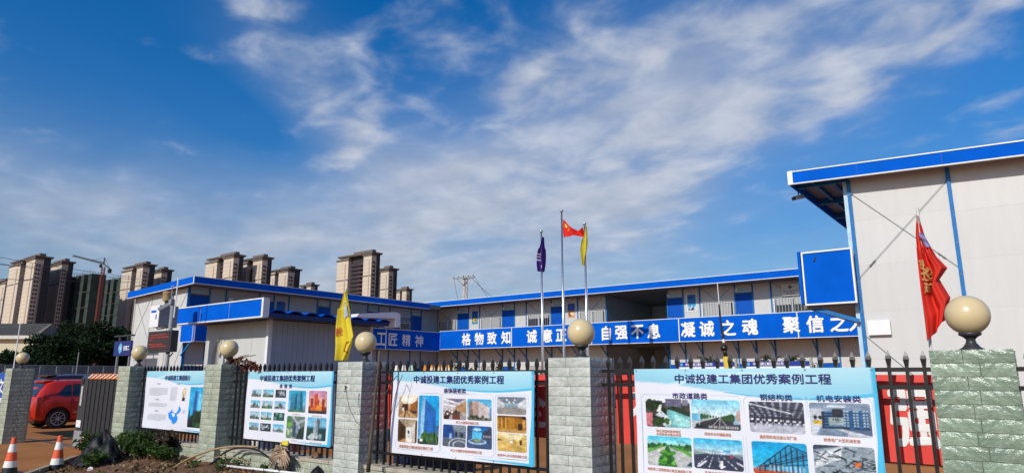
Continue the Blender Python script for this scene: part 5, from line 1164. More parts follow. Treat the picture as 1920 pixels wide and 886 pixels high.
#PART3
# ================================================================== car park and gate
def car(label, cx, y0, sc, paint, detail=True):
    t = thing('parked_car', label, 'car', (cx, y0 + 2 * sc, 0), 'cars parked inside the gate')
    ST = [(.0, .42, .62, .60, .58), (.02, .34, .80, .72, .60), (.10, .26, .98, .80, .62), (.24, .24, 1.24, .825, .62), (.38, .23, 1.42, .835, .62), (.55, .22, 1.475, .84, .63), (1.0, .2, 1.50, .84, .64), (1.7, .2, 1.50, .84, .64), (2.1, .2, 1.44, .84, .63), (2.45, .2, 1.27, .84, .62), (2.85, .2, 1.03, .835, .66), (3.3, .2, .97, .82, .66), (3.7, .22, .85, .77, .62), (3.92, .28, .66, .66, .5), (3.97, .36, .52, .56, .4)]
    m = MB(); npt = 0
    for (y, zb, zt_, w, wr) in ST:
        belt = min(.95, zt_ - .03); mid = min(.60, zb + (zt_ - zb) * .5)
        half = [(0, zb), (.74 * w, zb), (.97 * w, zb + .08), (w, mid), (w * .985, belt), (max(wr, .1) + .02 if zt_ > 1.0 else w * .93, max(belt + .01, zt_ - .05)), (wr * .75 if zt_ > 1.0 else w * .6, zt_), (0, zt_ + .012)]
        ring = [(x, z) for x, z in half] + [(-x, z) for x, z in half[-2:0:-1]]; npt = len(ring)
        m.v += [(cx + x * sc, y0 + y * sc, z * sc) for x, z in ring]
    for s_ in range(len(ST) - 1):
        for k in range(npt): a = s_ * npt + k; b = s_ * npt + (k + 1) % npt; m.f.append((a, b, b + npt, a + npt)); m.m.append(0)
    m.f += [tuple(range(npt))[::-1], tuple((len(ST) - 1) * npt + k for k in range(npt))]; m.m += [0, 0]
    body = part('body', m, paint, t, True)
    cut = MB()
    for yw in (.72, 3.19):
        for s_ in (-1, 1): cut.lathe([(.355 * sc, -.22 * sc), (.355 * sc, .22 * sc)], (cx + s_ * .80 * sc, y0 + yw * sc, .33 * sc), 24, ax='x')
    cme = fixn(mesh(cut, M_black, 'cutter', woff(t))); co = link('cutter', cme, t)
    md = body.modifiers.new('arches', 'BOOLEAN'); md.operation = 'DIFFERENCE'; md.object = co; md.solver = 'EXACT'
    dg = bpy.context.evaluated_depsgraph_get(); dg.update()
    nm = bpy.data.meshes.new_from_object(body.evaluated_get(dg)); body.modifiers.clear(); body.data = nm; nm.materials.clear(); nm.materials.append(paint); bpy.data.objects.remove(co)
    sb_ = body.modifiers.new('soft', 'BEVEL'); sb_.width = .018 * sc; sb_.segments = 2; sb_.limit_method = 'ANGLE'; sb_.angle_limit = R(35)
    part('underbody', B(cx - .62 * sc, cx + .62 * sc, y0 + .15 * sc, y0 + 3.8 * sc, .18 * sc, .40 * sc), M_black, t)
    def SX(y, z):   # glass lies on the leaning side above the belt
        f = min(max((z - .95) / .50, 0), 1); return .829 + (.655 - .829) * f + .006
    for s_ in (-1, 1):
        for poly in ([(.62, 1.04), (.86, 1.33), (1.02, 1.37), (1.02, .985), (.80, .985)], [(1.06, .985), (1.06, 1.375), (1.72, 1.385), (1.72, .985)], [(1.78, .985), (1.78, 1.385), (2.05, 1.345), (2.46, 1.10), (2.52, .99)]):
            g_ = MB(); g_.add([(cx + s_ * SX(y, z) * sc, y0 + y * sc, z * sc) for y, z in poly], [tuple(range(len(poly)))]); part('side_window', g_, M_glass, t, recalc=False)
        if detail:
            d = MB()
            for (a, b) in (((1.04, .30), (1.04, .97)), ((1.75, .26), (1.75, .97)), ((2.62, .3), (2.62, .97)), ((1.04, .28), (2.62, .28))):
                d.bar((cx + s_ * .842 * sc, y0 + a[0] * sc, a[1] * sc), (cx + s_ * .842 * sc, y0 + b[0] * sc, b[1] * sc), .012 * sc, .006 * sc)
            part('door_gap', d, M_black, t)
            for y in (1.15, 1.88): part('door_handle', MB().tube([(cx + s_ * .845 * sc, y0 + y * sc, .86 * sc), (cx + s_ * .875 * sc, y0 + (y + .03) * sc, .87 * sc), (cx + s_ * .875 * sc, y0 + (y + .16) * sc, .87 * sc), (cx + s_ * .845 * sc, y0 + (y + .19) * sc, .86 * sc)], .014 * sc, 6), paint, t)
            part('rub_strip', MB().bar((cx + s_ * .845 * sc, y0 + 1.12 * sc, .50 * sc), (cx + s_ * .845 * sc, y0 + 2.5 * sc, .50 * sc), .012 * sc, .03 * sc), M_steel, t)
            part('roof_rail', MB().tube([(cx + s_ * .62 * sc, y0 + .60 * sc, 1.47 * sc), (cx + s_ * .62 * sc, y0 + .72 * sc, 1.53 * sc), (cx + s_ * .62 * sc, y0 + 1.9 * sc, 1.535 * sc), (cx + s_ * .62 * sc, y0 + 2.05 * sc, 1.47 * sc)], .016 * sc, 6), M_dgrey, t)
            part('wing_mirror', MB().sphere((cx + s_ * .95 * sc, y0 + 2.45 * sc, 1.02 * sc), .11 * sc, 12, 8, (.9, .6, .7)), paint, t, True)
        tl = MB(); tl.hexa([(cx + s_ * .52 * sc, y0 + .045 * sc, .78 * sc), (cx + s_ * .815 * sc, y0 + .20 * sc, .78 * sc), (cx + s_ * .80 * sc, y0 + .34 * sc, .80 * sc), (cx + s_ * .52 * sc, y0 + .2 * sc, .80 * sc),
                            (cx + s_ * .56 * sc, y0 + .075 * sc, .98 * sc), (cx + s_ * .825 * sc, y0 + .22 * sc, .97 * sc), (cx + s_ * .83 * sc, y0 + .38 * sc, .97 * sc), (cx + s_ * .56 * sc, y0 + .2 * sc, .98 * sc)])
        tlo = part('tail_light', tl, mat('tail_red', (.45, .015, .01), .15, .1, coat=.5), t)
        part('tail_lens', MB().sphere((cx + s_ * .67 * sc, y0 + .12 * sc, .89 * sc), .055 * sc, 10, 8, (1, .8, 1)), mat('lens_pale', (.60, .16, .10), .15), tlo, True)
        for yw in (.72, 3.19):
            x = cx + s_ * .72 * sc; c_ = (x, y0 + yw * sc, .31 * sc); o = s_
            w_ = part('wheel', MB().lathe([(.20 * sc, -.09 * sc), (.29 * sc, -.095 * sc), (.31 * sc, -.07 * sc), (.31 * sc, .07 * sc), (.29 * sc, .095 * sc), (.20 * sc, .09 * sc)], c_, 32, ax='x'), mat('tyre', (.015, .015, .016), .85, .2, 30.), t, True)
            rm = MB(); rm.lathe([(.21 * sc, o * .088 * sc), (.21 * sc, o * .096 * sc), (.185 * sc, o * .092 * sc), (.185 * sc, o * .088 * sc)], c_, 28, ax='x'); rm.lathe([(.05 * sc, o * .05 * sc), (.05 * sc, o * .095 * sc), (.03 * sc, o * .10 * sc)], c_, 12, ax='x')
            for k in range(9):
                a = 2 * pi * k / 9; rm.bar((x + o * .088 * sc, c_[1] + .03 * sc * cos(a), c_[2] + .03 * sc * sin(a)), (x + o * .088 * sc, c_[1] + .19 * sc * cos(a), c_[2] + .19 * sc * sin(a)), .034 * sc, .02 * sc)
            part('rim', rm, mat('alloy', (.45, .46, .48), .3, .05, metal=.6), w_)
    rg = MB(); rg.add([(cx - .56 * sc, y0 + .098 * sc, 1.00 * sc), (cx + .56 * sc, y0 + .098 * sc, 1.00 * sc), (cx + .50 * sc, y0 + .345 * sc, 1.385 * sc), (cx - .50 * sc, y0 + .345 * sc, 1.385 * sc)], [(0, 1, 2, 3)])
    for p in range(len(rg.v)): rg.v[p] = (rg.v[p][0], rg.v[p][1] - .012 * sc, rg.v[p][2] + .004)
    part('rear_window', rg, M_glass, t, recalc=False)
    ws = MB(); ws.add([(cx - .60 * sc, y0 + 2.80 * sc, 1.07 * sc), (cx + .60 * sc, y0 + 2.80 * sc, 1.07 * sc), (cx + .52 * sc, y0 + 2.20 * sc, 1.42 * sc), (cx - .52 * sc, y0 + 2.20 * sc, 1.42 * sc)], [(0, 1, 2, 3)])
    part('windscreen', ws, M_glass, t, recalc=False)
    part('rear_bumper', MB().hexa([(cx - .66 * sc, y0 - .02 * sc, .36 * sc), (cx + .66 * sc, y0 - .02 * sc, .36 * sc), (cx + .80 * sc, y0 + .28 * sc, .30 * sc), (cx - .80 * sc, y0 + .28 * sc, .30 * sc), (cx - .66 * sc, y0 - .03 * sc, .56 * sc), (cx + .66 * sc, y0 - .03 * sc, .56 * sc), (cx + .835 * sc, y0 + .28 * sc, .58 * sc), (cx - .835 * sc, y0 + .28 * sc, .58 * sc)]), paint, t)
    part('spoiler', MB().hexa([(cx - .52 * sc, y0 + .30 * sc, 1.425 * sc), (cx + .52 * sc, y0 + .30 * sc, 1.425 * sc), (cx + .54 * sc, y0 + .55 * sc, 1.47 * sc), (cx - .54 * sc, y0 + .55 * sc, 1.47 * sc), (cx - .52 * sc, y0 + .29 * sc, 1.46 * sc), (cx + .52 * sc, y0 + .29 * sc, 1.46 * sc), (cx + .54 * sc, y0 + .55 * sc, 1.505 * sc), (cx - .54 * sc, y0 + .55 * sc, 1.505 * sc)]), paint, t)
    return t
car('red hatchback with roof rails parked inside the gate', -26.52, 8.08, 1.04, mat('red_paint', (.52, .022, .010), .28, .04, 4., coat=.3))
car('dark maroon car parked behind the red hatchback', -29.9, 9.2, 1.16, mat('maroon_paint', (.03, .008, .012), .22, .1, 4., coat=.6), False)

def cone(x, y, lab):
    t = thing('traffic_cone', lab, 'traffic cone', (x, y, 0), 'red and white traffic cones')
    part('base', B(x - .17, x + .17, y - .17, y + .17, .006, .04), M_black, t)
    mw = mat('cone_white', (.78, .78, .72), .5, .06, 8.); mr = mat('cone_red', (.75, .10, .03), .5, .06, 8.)
    R_ = lambda z: .125 - (.125 - .032) * z / .63
    zs = [(.04, .13, M_black), (.13, .24, mw), (.24, .385, mr), (.385, .52, mw), (.52, .63, mr)]
    for a, b, mt in zs: part('band', MB().lathe([(R_(a) - .004, a), (R_(a), a + .002), (R_(b), b), (R_(b) - .012, b)], (x, y, 0), 24), mt, t, False)
cone(-14.45, 4.33, 'red and white traffic cone nearer the picture edge, in front of the far pillar')
cone(-14.25, 4.98, 'red and white traffic cone standing at the kerb of the planting bed')

hd_ = thing('hoarding', 'grey ribbed metal hoarding behind the cars', 'hoarding', (-47, 20, 0))
a = np.array([-47., 6., 2.2]); b = np.array([-47., 46., 2.2]); n = 46
for k in range(n):
    p = a + (b - a) * k / n; q_ = a + (b - a) * (k + 1) / n; d = (q_ - p) / np.linalg.norm(q_ - p); nrm = np.array([d[1], -d[0], 0.])
    m = MB(); pr = [0, .15, .2, .5, .55, .9, 1.]; off = [0, 0, .05, .05, 0, 0, 0]; top = 2.28
    for t_, o_ in zip(pr, off): c = p + (q_ - p) * t_ * .985 + nrm * o_; m.v += [(c[0], c[1], 0), (c[0], c[1], top)]
    m.f = [(2 * i, 2 * i + 2, 2 * i + 3, 2 * i + 1) for i in range(6)]; m.m = [0] * 6
    part('sheet', m, mat('hoarding_grey', (.15, .19, .21), .55, .15, 2., objvar=.15), hd_, recalc=False)
part('top_rail', MB().bar((a[0], a[1], 2.3), (b[0], b[1], 2.3), .06), M_grey, hd_)

# ================================================================== trees and far buildings
def leaf(m, col, p, s, base, rnd, up=None):
    n = Vector((rnd.gauss(0, 1), rnd.gauss(0, 1), rnd.gauss(.5, 1))).normalized(); a = n.orthogonal().normalized(); a.rotate(Matrix.Rotation(rnd.uniform(0, 6.28), 3, n)); b = n.cross(a)
    k = len(m.v); w = s * rnd.uniform(.35, .55)
    m.v += [tuple(p - a * s), tuple(p - a * s * .1 + b * w), tuple(p + a * s), tuple(p + a * s * .1 - b * w)]; m.f.append((k, k + 1, k + 2, k + 3)); m.m.append(0)
    f = rnd.uniform(.7, 1.35); c = [base[0] * f * rnd.uniform(.85, 1.2), base[1] * f, base[2] * f]; col += [c] * 4
def tree(x, y, h, cr, seed, label, base=(.015, .034, .012), n=3600, ls=.19):
    r = random.Random(seed); t = thing('broadleaf_tree', label, 'tree', (x, y, 0), 'trees beyond the hoarding')
    tr = MB(); tr.tube([(x, y, 0), (x + r.uniform(-.2, .2), y, h * .3), (x + r.uniform(-.3, .3), y, h * .6), (x, y, h * .9)], [.24, .19, .12, .03], 8); cl = []
    for k in range(11):
        a = r.uniform(0, 6.28); z0 = h * r.uniform(.12, .7); e = Vector((x + cr * .75 * cos(a) * r.uniform(.6, 1), y + cr * .75 * sin(a) * r.uniform(.6, 1), z0 + h * r.uniform(.08, .26)))
        tr.tube([(x, y, z0), ((x + e.x) / 2, (y + e.y) / 2, z0 + (e.z - z0) * .6), e], [.09, .06, .02], 5); cl.append((e, cr * r.uniform(.38, .6)))
    cl.append((Vector((x, y, h * .86)), cr * .5)); cl.append((Vector((x + .3, y, h * .55)), cr * .7))
    part('trunk', tr, M_bark, t, True)
    m = MB(); col = []
    for _ in range(n):
        c, rr = r.choice(cl); d = Vector((r.gauss(0, 1), r.gauss(0, 1), r.gauss(0, 1))).normalized() * rr * (r.random() ** .4); d.z *= .75
        f = .75 + .5 * ((hash((round(c.x, 1), round(c.z, 1))) % 100) / 100); leaf(m, col, c + d, ls, (base[0] * f, base[1] * f, base[2] * f), r)
    part('crown', m, M_leaf, t, cols=np.array(col), recalc=False)
TL = ['dark tree in front of the grey roofed house, at the picture edge', 'dark round tree right of the grey roofed house', 'tall dark tree below the tower crane', 'dark tree under the netted tower under construction',
      'dark tree beside the blue company sign', 'low dark tree under the house eaves', 'dark tree in the gap left of the left office wing', 'spreading dark tree behind the hoarding, below the netted towers']
for i, (px, py, z, w) in enumerate(((16, 676, 58, 40), (98, 644, 62, 40), (150, 622, 66, 46), (190, 614, 60, 44), (222, 625, 62, 40), (52, 684, 54, 34), (250, 640, 70, 40), (120, 645, 56, 50))):
    P = atz(px, py - 18, z); tree(P[0], P[1], P[2], w / FPX * z, 40 + i, TL[i])
for i, (px, py, z, lab) in enumerate(((890, 555, 62, 'tip of a tree showing over the rear office roof, right of the power pole'), (951, 551, 62, 'small tree tip over the rear office roof, nearer the flagpoles'))):
    P = atz(px, py, z); tree(P[0], P[1], P[2], .9, 70 + i, lab, (.05, .09, .04), 500, .22)
hs_ = thing('low_house', 'low cream house with a grey tiled roof, among the trees below the towers', 'house', tuple(atz(35, 640, 75)[:2]) + (0,))
A = atz(-60, 640, 75); Bp = atz(69, 640, 75); d = (Bp - A); d[2] = 0; L_ = np.linalg.norm(d); d /= L_; nv = np.array([-d[1], d[0], 0])
def hq(s, t_, z): p = A + d * s + nv * t_; return (p[0], p[1], z)
m = MB().hexa([hq(0, 0, 0), hq(L_, 0, 0), hq(L_, 4, 0), hq(0, 4, 0), hq(0, 0, 5.7), hq(L_, 0, 5.7), hq(L_, 4, 5.7), hq(0, 4, 5.7)]); part('wall', m, mat('house_cream', (.62, .56, .40), .8), hs_)
m = MB().hexa([hq(-.5, -.6, 5.72), hq(L_ + .5, -.6, 5.72), hq(L_ + .5, 4.6, 5.72), hq(-.5, 4.6, 5.72), hq(-.5, -.6, 6.1), hq(L_ + .5, -.6, 6.1), hq(L_ + .5, 4.6, 6.1), hq(-.5, 4.6, 6.1)]); part('eaves', m, mat('house_trim', (.62, .60, .52), .7), hs_)
m = MB(); m.add([hq(-.3, -.5, 6.11), hq(L_ + .3, -.5, 6.11), hq(L_ + .1, 2.0, 7.6), hq(-.3, 2.0, 7.6), hq(L_ + .3, 4.5, 6.11), hq(-.3, 4.5, 6.11)], [(0, 1, 2, 3), (3, 2, 4, 5), (1, 4, 2)])
rfh = part('roof', m, mat('grey_tile', (.16, .15, .13), .9, .3, 3.), hs_)
m = MB()
for k in range(26): s = L_ * k / 26; m.bar(hq(s, -.5, 6.15), hq(s, 1.95, 7.6), .12, .06)
part('tile_ridges', m, mat('dark_tile', (.09, .085, .08), .9, .3, 3.), rfh, kind='stuff')
for k in range(5):
    s = L_ * (.1 + .19 * k); part('window', MB().hexa([hq(s, -.05, 2.6), hq(s + 1.2, -.05, 2.6), hq(s + 1.2, .02, 2.6), hq(s, .02, 2.6), hq(s, -.05, 4.2), hq(s + 1.2, -.05, 4.2), hq(s + 1.2, .02, 4.2), hq(s, .02, 4.2)]), M_glass, hs_)

M_tow = mat('tower_stucco', (.60, .51, .40), .85, .06, .05)
M_towd = mat('tower_cladding', (.16, .13, .12), .85, .08, .05)
M_towr = mat('tower_cornice', (.15, .125, .11), .85, .1, .1)
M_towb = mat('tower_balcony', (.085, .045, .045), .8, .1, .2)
HT = 92.
def tower(label, p1l, p1r, p2l, p2r, ps, ytop, shoulder=11, second=None):
    z = FPX * (HT - 1.69) / (704 - ytop); P = atz((p1l + p2r) / 2, ytop, z); Y = P[1]; H = P[2]; fx = lambda x: onY(x, ytop + 6, Y)[0]
    x1, x2, x3, x4 = fx(p1l), fx(p1r), fx(p2l), fx(p2r); D = max(8., min(40., onX(ps, ytop + 6, x4)[1] - Y)); S = z / FPX   # S: metres per pixel here
    t = thing('residential_tower', label, 'tower block', ((x1 + x4) / 2, Y, 0), 'cream tower blocks on the skyline'); hs1 = H - shoulder * S
    part('core', B(x1 + (x2 - x1) * .35, x4 - .05, Y + 3.2, Y + D, 0, H - 2.2), mat('tower_recess_shade', (.030, .030, .036), .6, .2, .3), t)  # dark glass, with the shade of the recess put into its colour
    for a, b, hh in ((x1, x2, hs1), (x3, x4, hs1 + 1.0)):
        pr = part('pier', B(a, b, Y, Y + D * .55, 0, hh), M_tow, t)
        part('pier_cornice', B(a - .7, b + .7, Y - .7, Y + D * .55, hh + .02, hh + 1.0), M_towr, pr)
        part('band_course', B(a - .15, b + .15, Y - .15, Y - .01, hh - 15, hh - 14.2), M_towd, pr)
        jt = MB(); z_ = hh - 3.2
        while z_ > 4: jt.box(a, b, Y - .04, Y - .005, z_, z_ + .22); z_ -= 3.
        part('floor_line', jt, mat('tower_line', (.44, .37, .29), .85), pr, kind='stuff')
        part('duct', B(b - (b - a) * .30, b - (b - a) * .22, Y - .3, Y - .05, 0, hh - 3), mat('tower_line', (.44, .37, .29), .85), pr)
        part('attic', B(a + (b - a) * .22, b - .6, Y + .8, Y + D * .55, hh + 1.02, H - 2.3), M_tow, pr)
        part('attic_window', B(b - (b - a) * .38, b - (b - a) * .12, Y + .74, Y + .79, H - 5.4, H - 3.6), M_dark, pr)
    part('roof_cornice', B(x1 + (x2 - x1) * .1, x4 + .9, Y - .4, Y + D + 1, H - 2.0, H - 1.3), M_towr, t)
    part('roof_cap', B(x1 + (x2 - x1) * .05, x4 + 1.4, Y - .8, Y + D + 1.4, H - 1.28, H - .75), M_towr, t)
    part('lift_housing', B(x1 + (x4 - x1) * .4, x4 - 2, Y + D * .3, Y + D * .7, H - .28, H + 1.6), M_towd, t)
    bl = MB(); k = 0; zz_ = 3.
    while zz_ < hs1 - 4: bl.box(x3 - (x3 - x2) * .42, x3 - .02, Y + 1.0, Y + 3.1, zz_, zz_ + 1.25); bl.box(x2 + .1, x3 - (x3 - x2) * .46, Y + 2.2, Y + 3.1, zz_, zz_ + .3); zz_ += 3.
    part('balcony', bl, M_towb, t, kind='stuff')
    wn = MB(); zz_ = 3.
    while zz_ < H - 7:
        for f in (.08, .26, .62, .80):
            y0 = Y + D * f; wn.box(x4 + .02 if f < .55 else x4 - .04, x4 + .5 if f < .55 else x4 + .35, y0, y0 + D * .10, zz_, zz_ + 1.7)
        zz_ += 3.
    part('bay_window', wn, mat('tower_bay', (.05, .045, .045), .7, .2, .3), t, kind='stuff')
    part('side_rib', B(x4 + .01, x4 + .9, Y + D * .44, Y + D * .50, 0, H - 8), M_towd, t)
tower('cream tower block cut by the picture edge', -24, -6, -2, 10, 20, 527)
tower('tallest cream tower block on the far left, above the grey roofed house', 20, 40, 50, 66, 96, 484)
tower('darker, lower cream tower block against the left side of the tallest one', 78, 92, 96, 116, 137, 492)
tower('cream tower block left of the left office wing', 230, 248, 257, 268, 291, 496)
tower('small set back tower block peeping past the left office roof', 282, 287, 289, 303, 323, 504)
tower('left half of the pair of cream towers behind the left office roof', 387, 408, 420, 438, 455, 479)
tower('right half of the pair of cream towers behind the left office roof', 453, 464, 475, 492, 507, 482)
tower('mid height cream tower right of the pair, above the left office roof', 504, 516, 523, 540, 563, 503)
tower('lowest cream tower top, above the middle of the left office roof', 561, 569, 575, 583, 594, 532, 8)
tower('cream tower block straight above the yellow flag', 633, 654, 682, 697, 711, 475)
tower('cream tower block just right of the one above the yellow flag', 706, 712, 714, 729, 745, 501)
tower('lowest cream tower top, near the join of the two office roofs', 740, 750, 754, 762, 768, 540, 8)
def netted(label, pl, pr, ytop, z):
    P = atz(pl, ytop, z); Q = atz(pr, ytop, z); Y = (P[1] + Q[1]) / 2; x0, x1 = onY(pl, ytop, Y)[0], onY(pr, ytop, Y)[0]; H = P[2]; D = 11
    t = thing('tower_shell', label, 'unfinished tower', ((x0 + x1) / 2, Y, 0), 'netted towers under construction'); n = 7; mn = mat('green_net', (.016, .034, .026), .9, .35, .06)
    for k in range(n):
        a = x0 + (x1 - x0) * k / n; b = x0 + (x1 - x0) * (k + 1) / n; o = (0, 3.5, .6, 4, 0, 3, .8)[k]; h = H - (0, 2, 0, 1.5, .5, 3, .6)[k]
        part('net_bay', B(a + .05, b - .05, Y + o, Y + D, 0, h), mn if k % 2 else mat('grey_green_net', (.032, .050, .040), .9, .35, .08, stretch=(1, 1, 3)), t)
    sp_ = MB()
    for k in range(40): x = x0 + (x1 - x0) * k / 40; sp_.box(x, x + .16, Y + (k % 3) * 3, Y + (k % 3) * 3 + .16, H - 5, H + 1.2 + (k * 7 % 5) * .3)
    for h in range(4, int(H) - 3, 12): sp_.box(x0, x1, Y - .3, Y - .05, h, h + .4)
    part('scaffold', sp_, mat('scaffold_rust', (.10, .06, .045), .8, .3, .5), t, kind='stuff')
netted('dark green netted tower under construction beneath the crane', 131, 170, 515, 520)
netted('lower dark netted tower right of the crane mast', 186, 226, 523, 720)
# tower crane
cz = 505; Pm = atz(194, 500, cz); cx_, cy_, ch = Pm
cr_ = thing('tower_crane', 'tower crane with a long jib over the netted tower', 'crane', (cx_, cy_, 0))
m = MB()
for sx in (-.9, .9):
    for sy in (-.9, .9): m.bar((cx_ + sx, cy_ + sy, 0), (cx_ + sx, cy_ + sy, ch), .42)
z = 0
while z < ch - 2: m.bar((cx_ - .9, cy_ - .9, z), (cx_ + .9, cy_ - .9, z + 2), .22); m.bar((cx_ + .9, cy_ - .9, z), (cx_ + .9, cy_ + .9, z + 2), .22); z += 2.2
part('mast', m, mat('crane_red', (.25, .07, .05), .6), cr_)
J = atz(136, 480, cz); K = atz(206, 503, cz); top = Vector((cx_, cy_, ch + 2)); J = Vector(J); K = Vector(K)
jd = (J - top); m = MB()
for o in ((0, 0, 0), (.0, 1.2, 0), (0, .6, 1.3)): m.bar(top + Vector(o), J + Vector(o) * .6, .5)
for k in range(18): a = top + jd * (k / 18); b = top + jd * ((k + .5) / 18); c = top + jd * ((k + 1) / 18); m.bar(a, b + Vector((0, .6, 1.2)), .3); m.bar(b + Vector((0, .6, 1.2)), c, .3)
part('jib', m, M_dgrey, cr_)
m = MB(); m.bar(top, K, 1.0, .8); m.bar(top + Vector((0, 0, 5)), K, .2); m.bar(top + Vector((0, 0, 5)), top + jd * .45, .18); m.bar(top, top + Vector((0, 0, 5)), .6)
part('counter_jib', m, M_dgrey, cr_); part('counterweight', B(K[0] - 1.2, K[0] + 1.2, K[1] - 1, K[1] + 1, K[2] - 3.4, K[2] - .4), M_dgrey, cr_); part('cab', B(cx_ - 1.6, cx_ + .2, cy_ - 2.4, cy_ - .95, ch - .5, ch + 1.8), M_dgrey, cr_)

# power pole and wires
PX0, PYY = -49.24, 55.
up = thing('power_pole', 'concrete power pole with crossarm behind the rear office roof', 'power pole', (PX0, PYY, 0))
part('pole', MB().tube([(PX0, PYY, 0), (PX0, PYY, 12.5)], [.24, .17], 12), mat('pole_concrete', (.42, .40, .37), .85, .1, 3.), up, True)
part('second_pole', MB().tube([(PX0 + .42, PYY, 0), (PX0 + .36, PYY, 12.3)], [.16, .12], 10), mat('pole_concrete', (.42, .40, .37), .85, .1, 3.), up, True)
part('crossarm', MB().bar((PX0 - 1.5, PYY - .2, 12.35), (PX0 + 1.6, PYY - .2, 12.25), .14).bar((PX0 - 1.0, PYY - .2, 12.3), (PX0, PYY - .2, 11.5), .07).bar((PX0 + 1.1, PYY - .2, 12.25), (PX0, PYY - .2, 11.5), .07), M_grey, up)
for k in range(5): part('insulator', MB().lathe([(.03, 0), (.07, .03), (.04, .06), (.07, .1), (.03, .14)], (PX0 - 1.4 + .72 * k, PYY - .2, 12.4), 8), M_dgrey, up)
def wire(a, b, sag, r=.02):
    a, b = Vector(a), Vector(b); m = MB(); m.tube([a + (b - a) * (k / 10) - Vector((0, 0, sag * 4 * (k / 10) * (1 - k / 10))) for k in range(11)], r, 4); return m
wl = thing('power_line', 'thin dark wires sloping down from the power pole behind the roof', 'wire', (PX0, PYY, 12.4))
for i, x in enumerate((870, 872, 889, 889)): E_ = atz((862, 880, 938, 925)[i], (575, 575, 566, 568)[i], 72); part('wire', wire((PX0 + (-1.4, .0, .9, 1.5)[i], PYY - .2, 12.5), E_, .2), M_dgrey, wl)
wl = thing('power_line', 'thin dark wires crossing in front of the towers on the far left', 'wire', tuple(atz(100, 495, 60)))
for (x0, y0, x1, y1) in ((-60, 472, 260, 521), (-60, 486, 260, 524), (-60, 490, 100, 500), (-60, 520, 260, 528)): part('wire', wire(atz(x0, y0, 45), atz(x1, y1, 75), .1, .018), M_dgrey, wl)

# ================================================================== planting bed
def leafplant(x, y, z, h, n, ls, base, seed, name, label, cat, spread=None, stems=6, group=None):
    r = random.Random(seed); t = thing(name, label, cat, (x, y, z), group); sp2 = spread or h * .6; st = MB(); tips = []
    for k in range(stems):
        a = 2 * pi * k / stems + r.uniform(-.4, .4); e = Vector((x + sp2 * cos(a) * r.uniform(.4, 1), y + sp2 * .6 * sin(a) * r.uniform(.4, 1), z + h * r.uniform(.55, 1)))
        b = Vector((x + .25 * (e.x - x), y + .25 * (e.y - y), z + .5 * (e.z - z))); st.tube([(x, y, z - .05), b, e], [.012, .009, .004], 5); tips += [(b, e)]
    part('stem', st, M_bark, t); m = MB(); col = []
    for _ in range(n):
        b, e = r.choice(tips); f = r.random() ** .7; p = b + (e - b) * f + Vector((r.gauss(0, 1), r.gauss(0, 1), r.gauss(0, .7))) * ls * .9; p.z = max(p.z, z + .01); leaf(m, col, p, ls * r.uniform(.7, 1.2), base, r)
    part('foliage', m, M_leaf, t, cols=np.array(col), recalc=False)
GS = [(-14.62, 5.72, .50, 900, .05, 'leafy green shrub at the foot of the sliding gate'), (-14.05, 5.50, .46, 800, .05, 'leafy green shrub left of the black plastic cover'), (-12.85, 5.72, .50, 900, .05, 'leafy green shrub right of the black plastic cover'),
      (-12.45, 5.55, .38, 600, .045, 'low green shrub in front of the company profile poster wall'), (-13.6, 5.88, .46, 600, .045, 'green shrub against the sliding gate pillar')]
for i, (x, y, h, n, s, lab) in enumerate(GS): leafplant(x, y, float(bedz(x, y)), h, n, s, (.045, .085, .02), 100 + i, 'shrub', lab, 'shrub', .42, 9, 'green shrubs in the planting bed')
GS2 = [(175, 872, .26, 'low green weeds in front of the black plastic cover'), (262, 868, .30, 'green weeds to the right of the black plastic cover'), (300, 872, .24, 'green weeds below the dark red leaved plant'), (222, 838, .34, 'green shrub between the black cover and the sliding gate pillar')]
for i, (px, py, h, lab) in enumerate(GS2):
    P = onZ(px, py + 8, .16); leafplant(P[0], min(P[1], 5.95), float(bedz(P[0], P[1])), h, 620, .04, (.05, .092, .022), 160 + i, 'weed_clump', lab, 'weeds', .34, 10, 'weed clumps in the bed')
leafplant(-12.35, 5.95, .22, .50, 130, .085, (.045, .03, .022), 120, 'croton', 'dark red leaved plant against the low wall under the company profile poster', 'plant', .32, 8)
leafplant(-12.0, 5.75, .24, .18, 120, .05, (.13, .06, .035), 121, 'dead_plant', 'withered brown leaves on the soil beside the dark red leaved plant', 'plant', .4, 6)
WL_ = ['small green seedling nearest the dried palm bundle', 'small green seedling beside the white pipe', 'small green seedling in the middle of the soil', 'small drooping seedling below the bricks right of the palm bundle', 'small seedling under the arching black hose', 'small green weed below the withered brown leaves']
for i, (px, py) in enumerate(((585, 880), (432, 870), (478, 872), (556, 876), (415, 882), (362, 878))):
    P = onZ(px, py, .30); P[1] = min(P[1], 6.0); leafplant(P[0], P[1], float(bedz(P[0], P[1])), .13, 34, .04, (.06, .11, .025), 130 + i, 'seedling', WL_[i], 'plant', .14, 5, 'small seedlings in the soil')
gm = MB(); gc = []; r = random.Random(5)
for _ in range(4200):
    x = r.uniform(-15, -2); y = r.uniform(4.2, 6.0); zb = float(bedz(x, y)); a = r.uniform(0, 6.28); h = r.uniform(.02, .09); w = .004; k = len(gm.v); l = r.uniform(.02, .10)
    gm.v += [(x - w, y, zb), (x + w, y, zb), (x + l * cos(a), y + l * sin(a), zb + h)]; gm.f.append((k, k + 1, k + 2)); gm.m.append(0); c = r.choice([(.05, .08, .02), (.24, .17, .08), (.16, .10, .05), (.20, .12, .06)]); gc += [c] * 3
tag(link('dry_grass', mesh(gm, M_leaf, 'dry_grass', cols=np.array(gc))), 'sparse dry grass and litter on the red soil', 'grass', kind='stuff')
rk = MB(); r = random.Random(8)
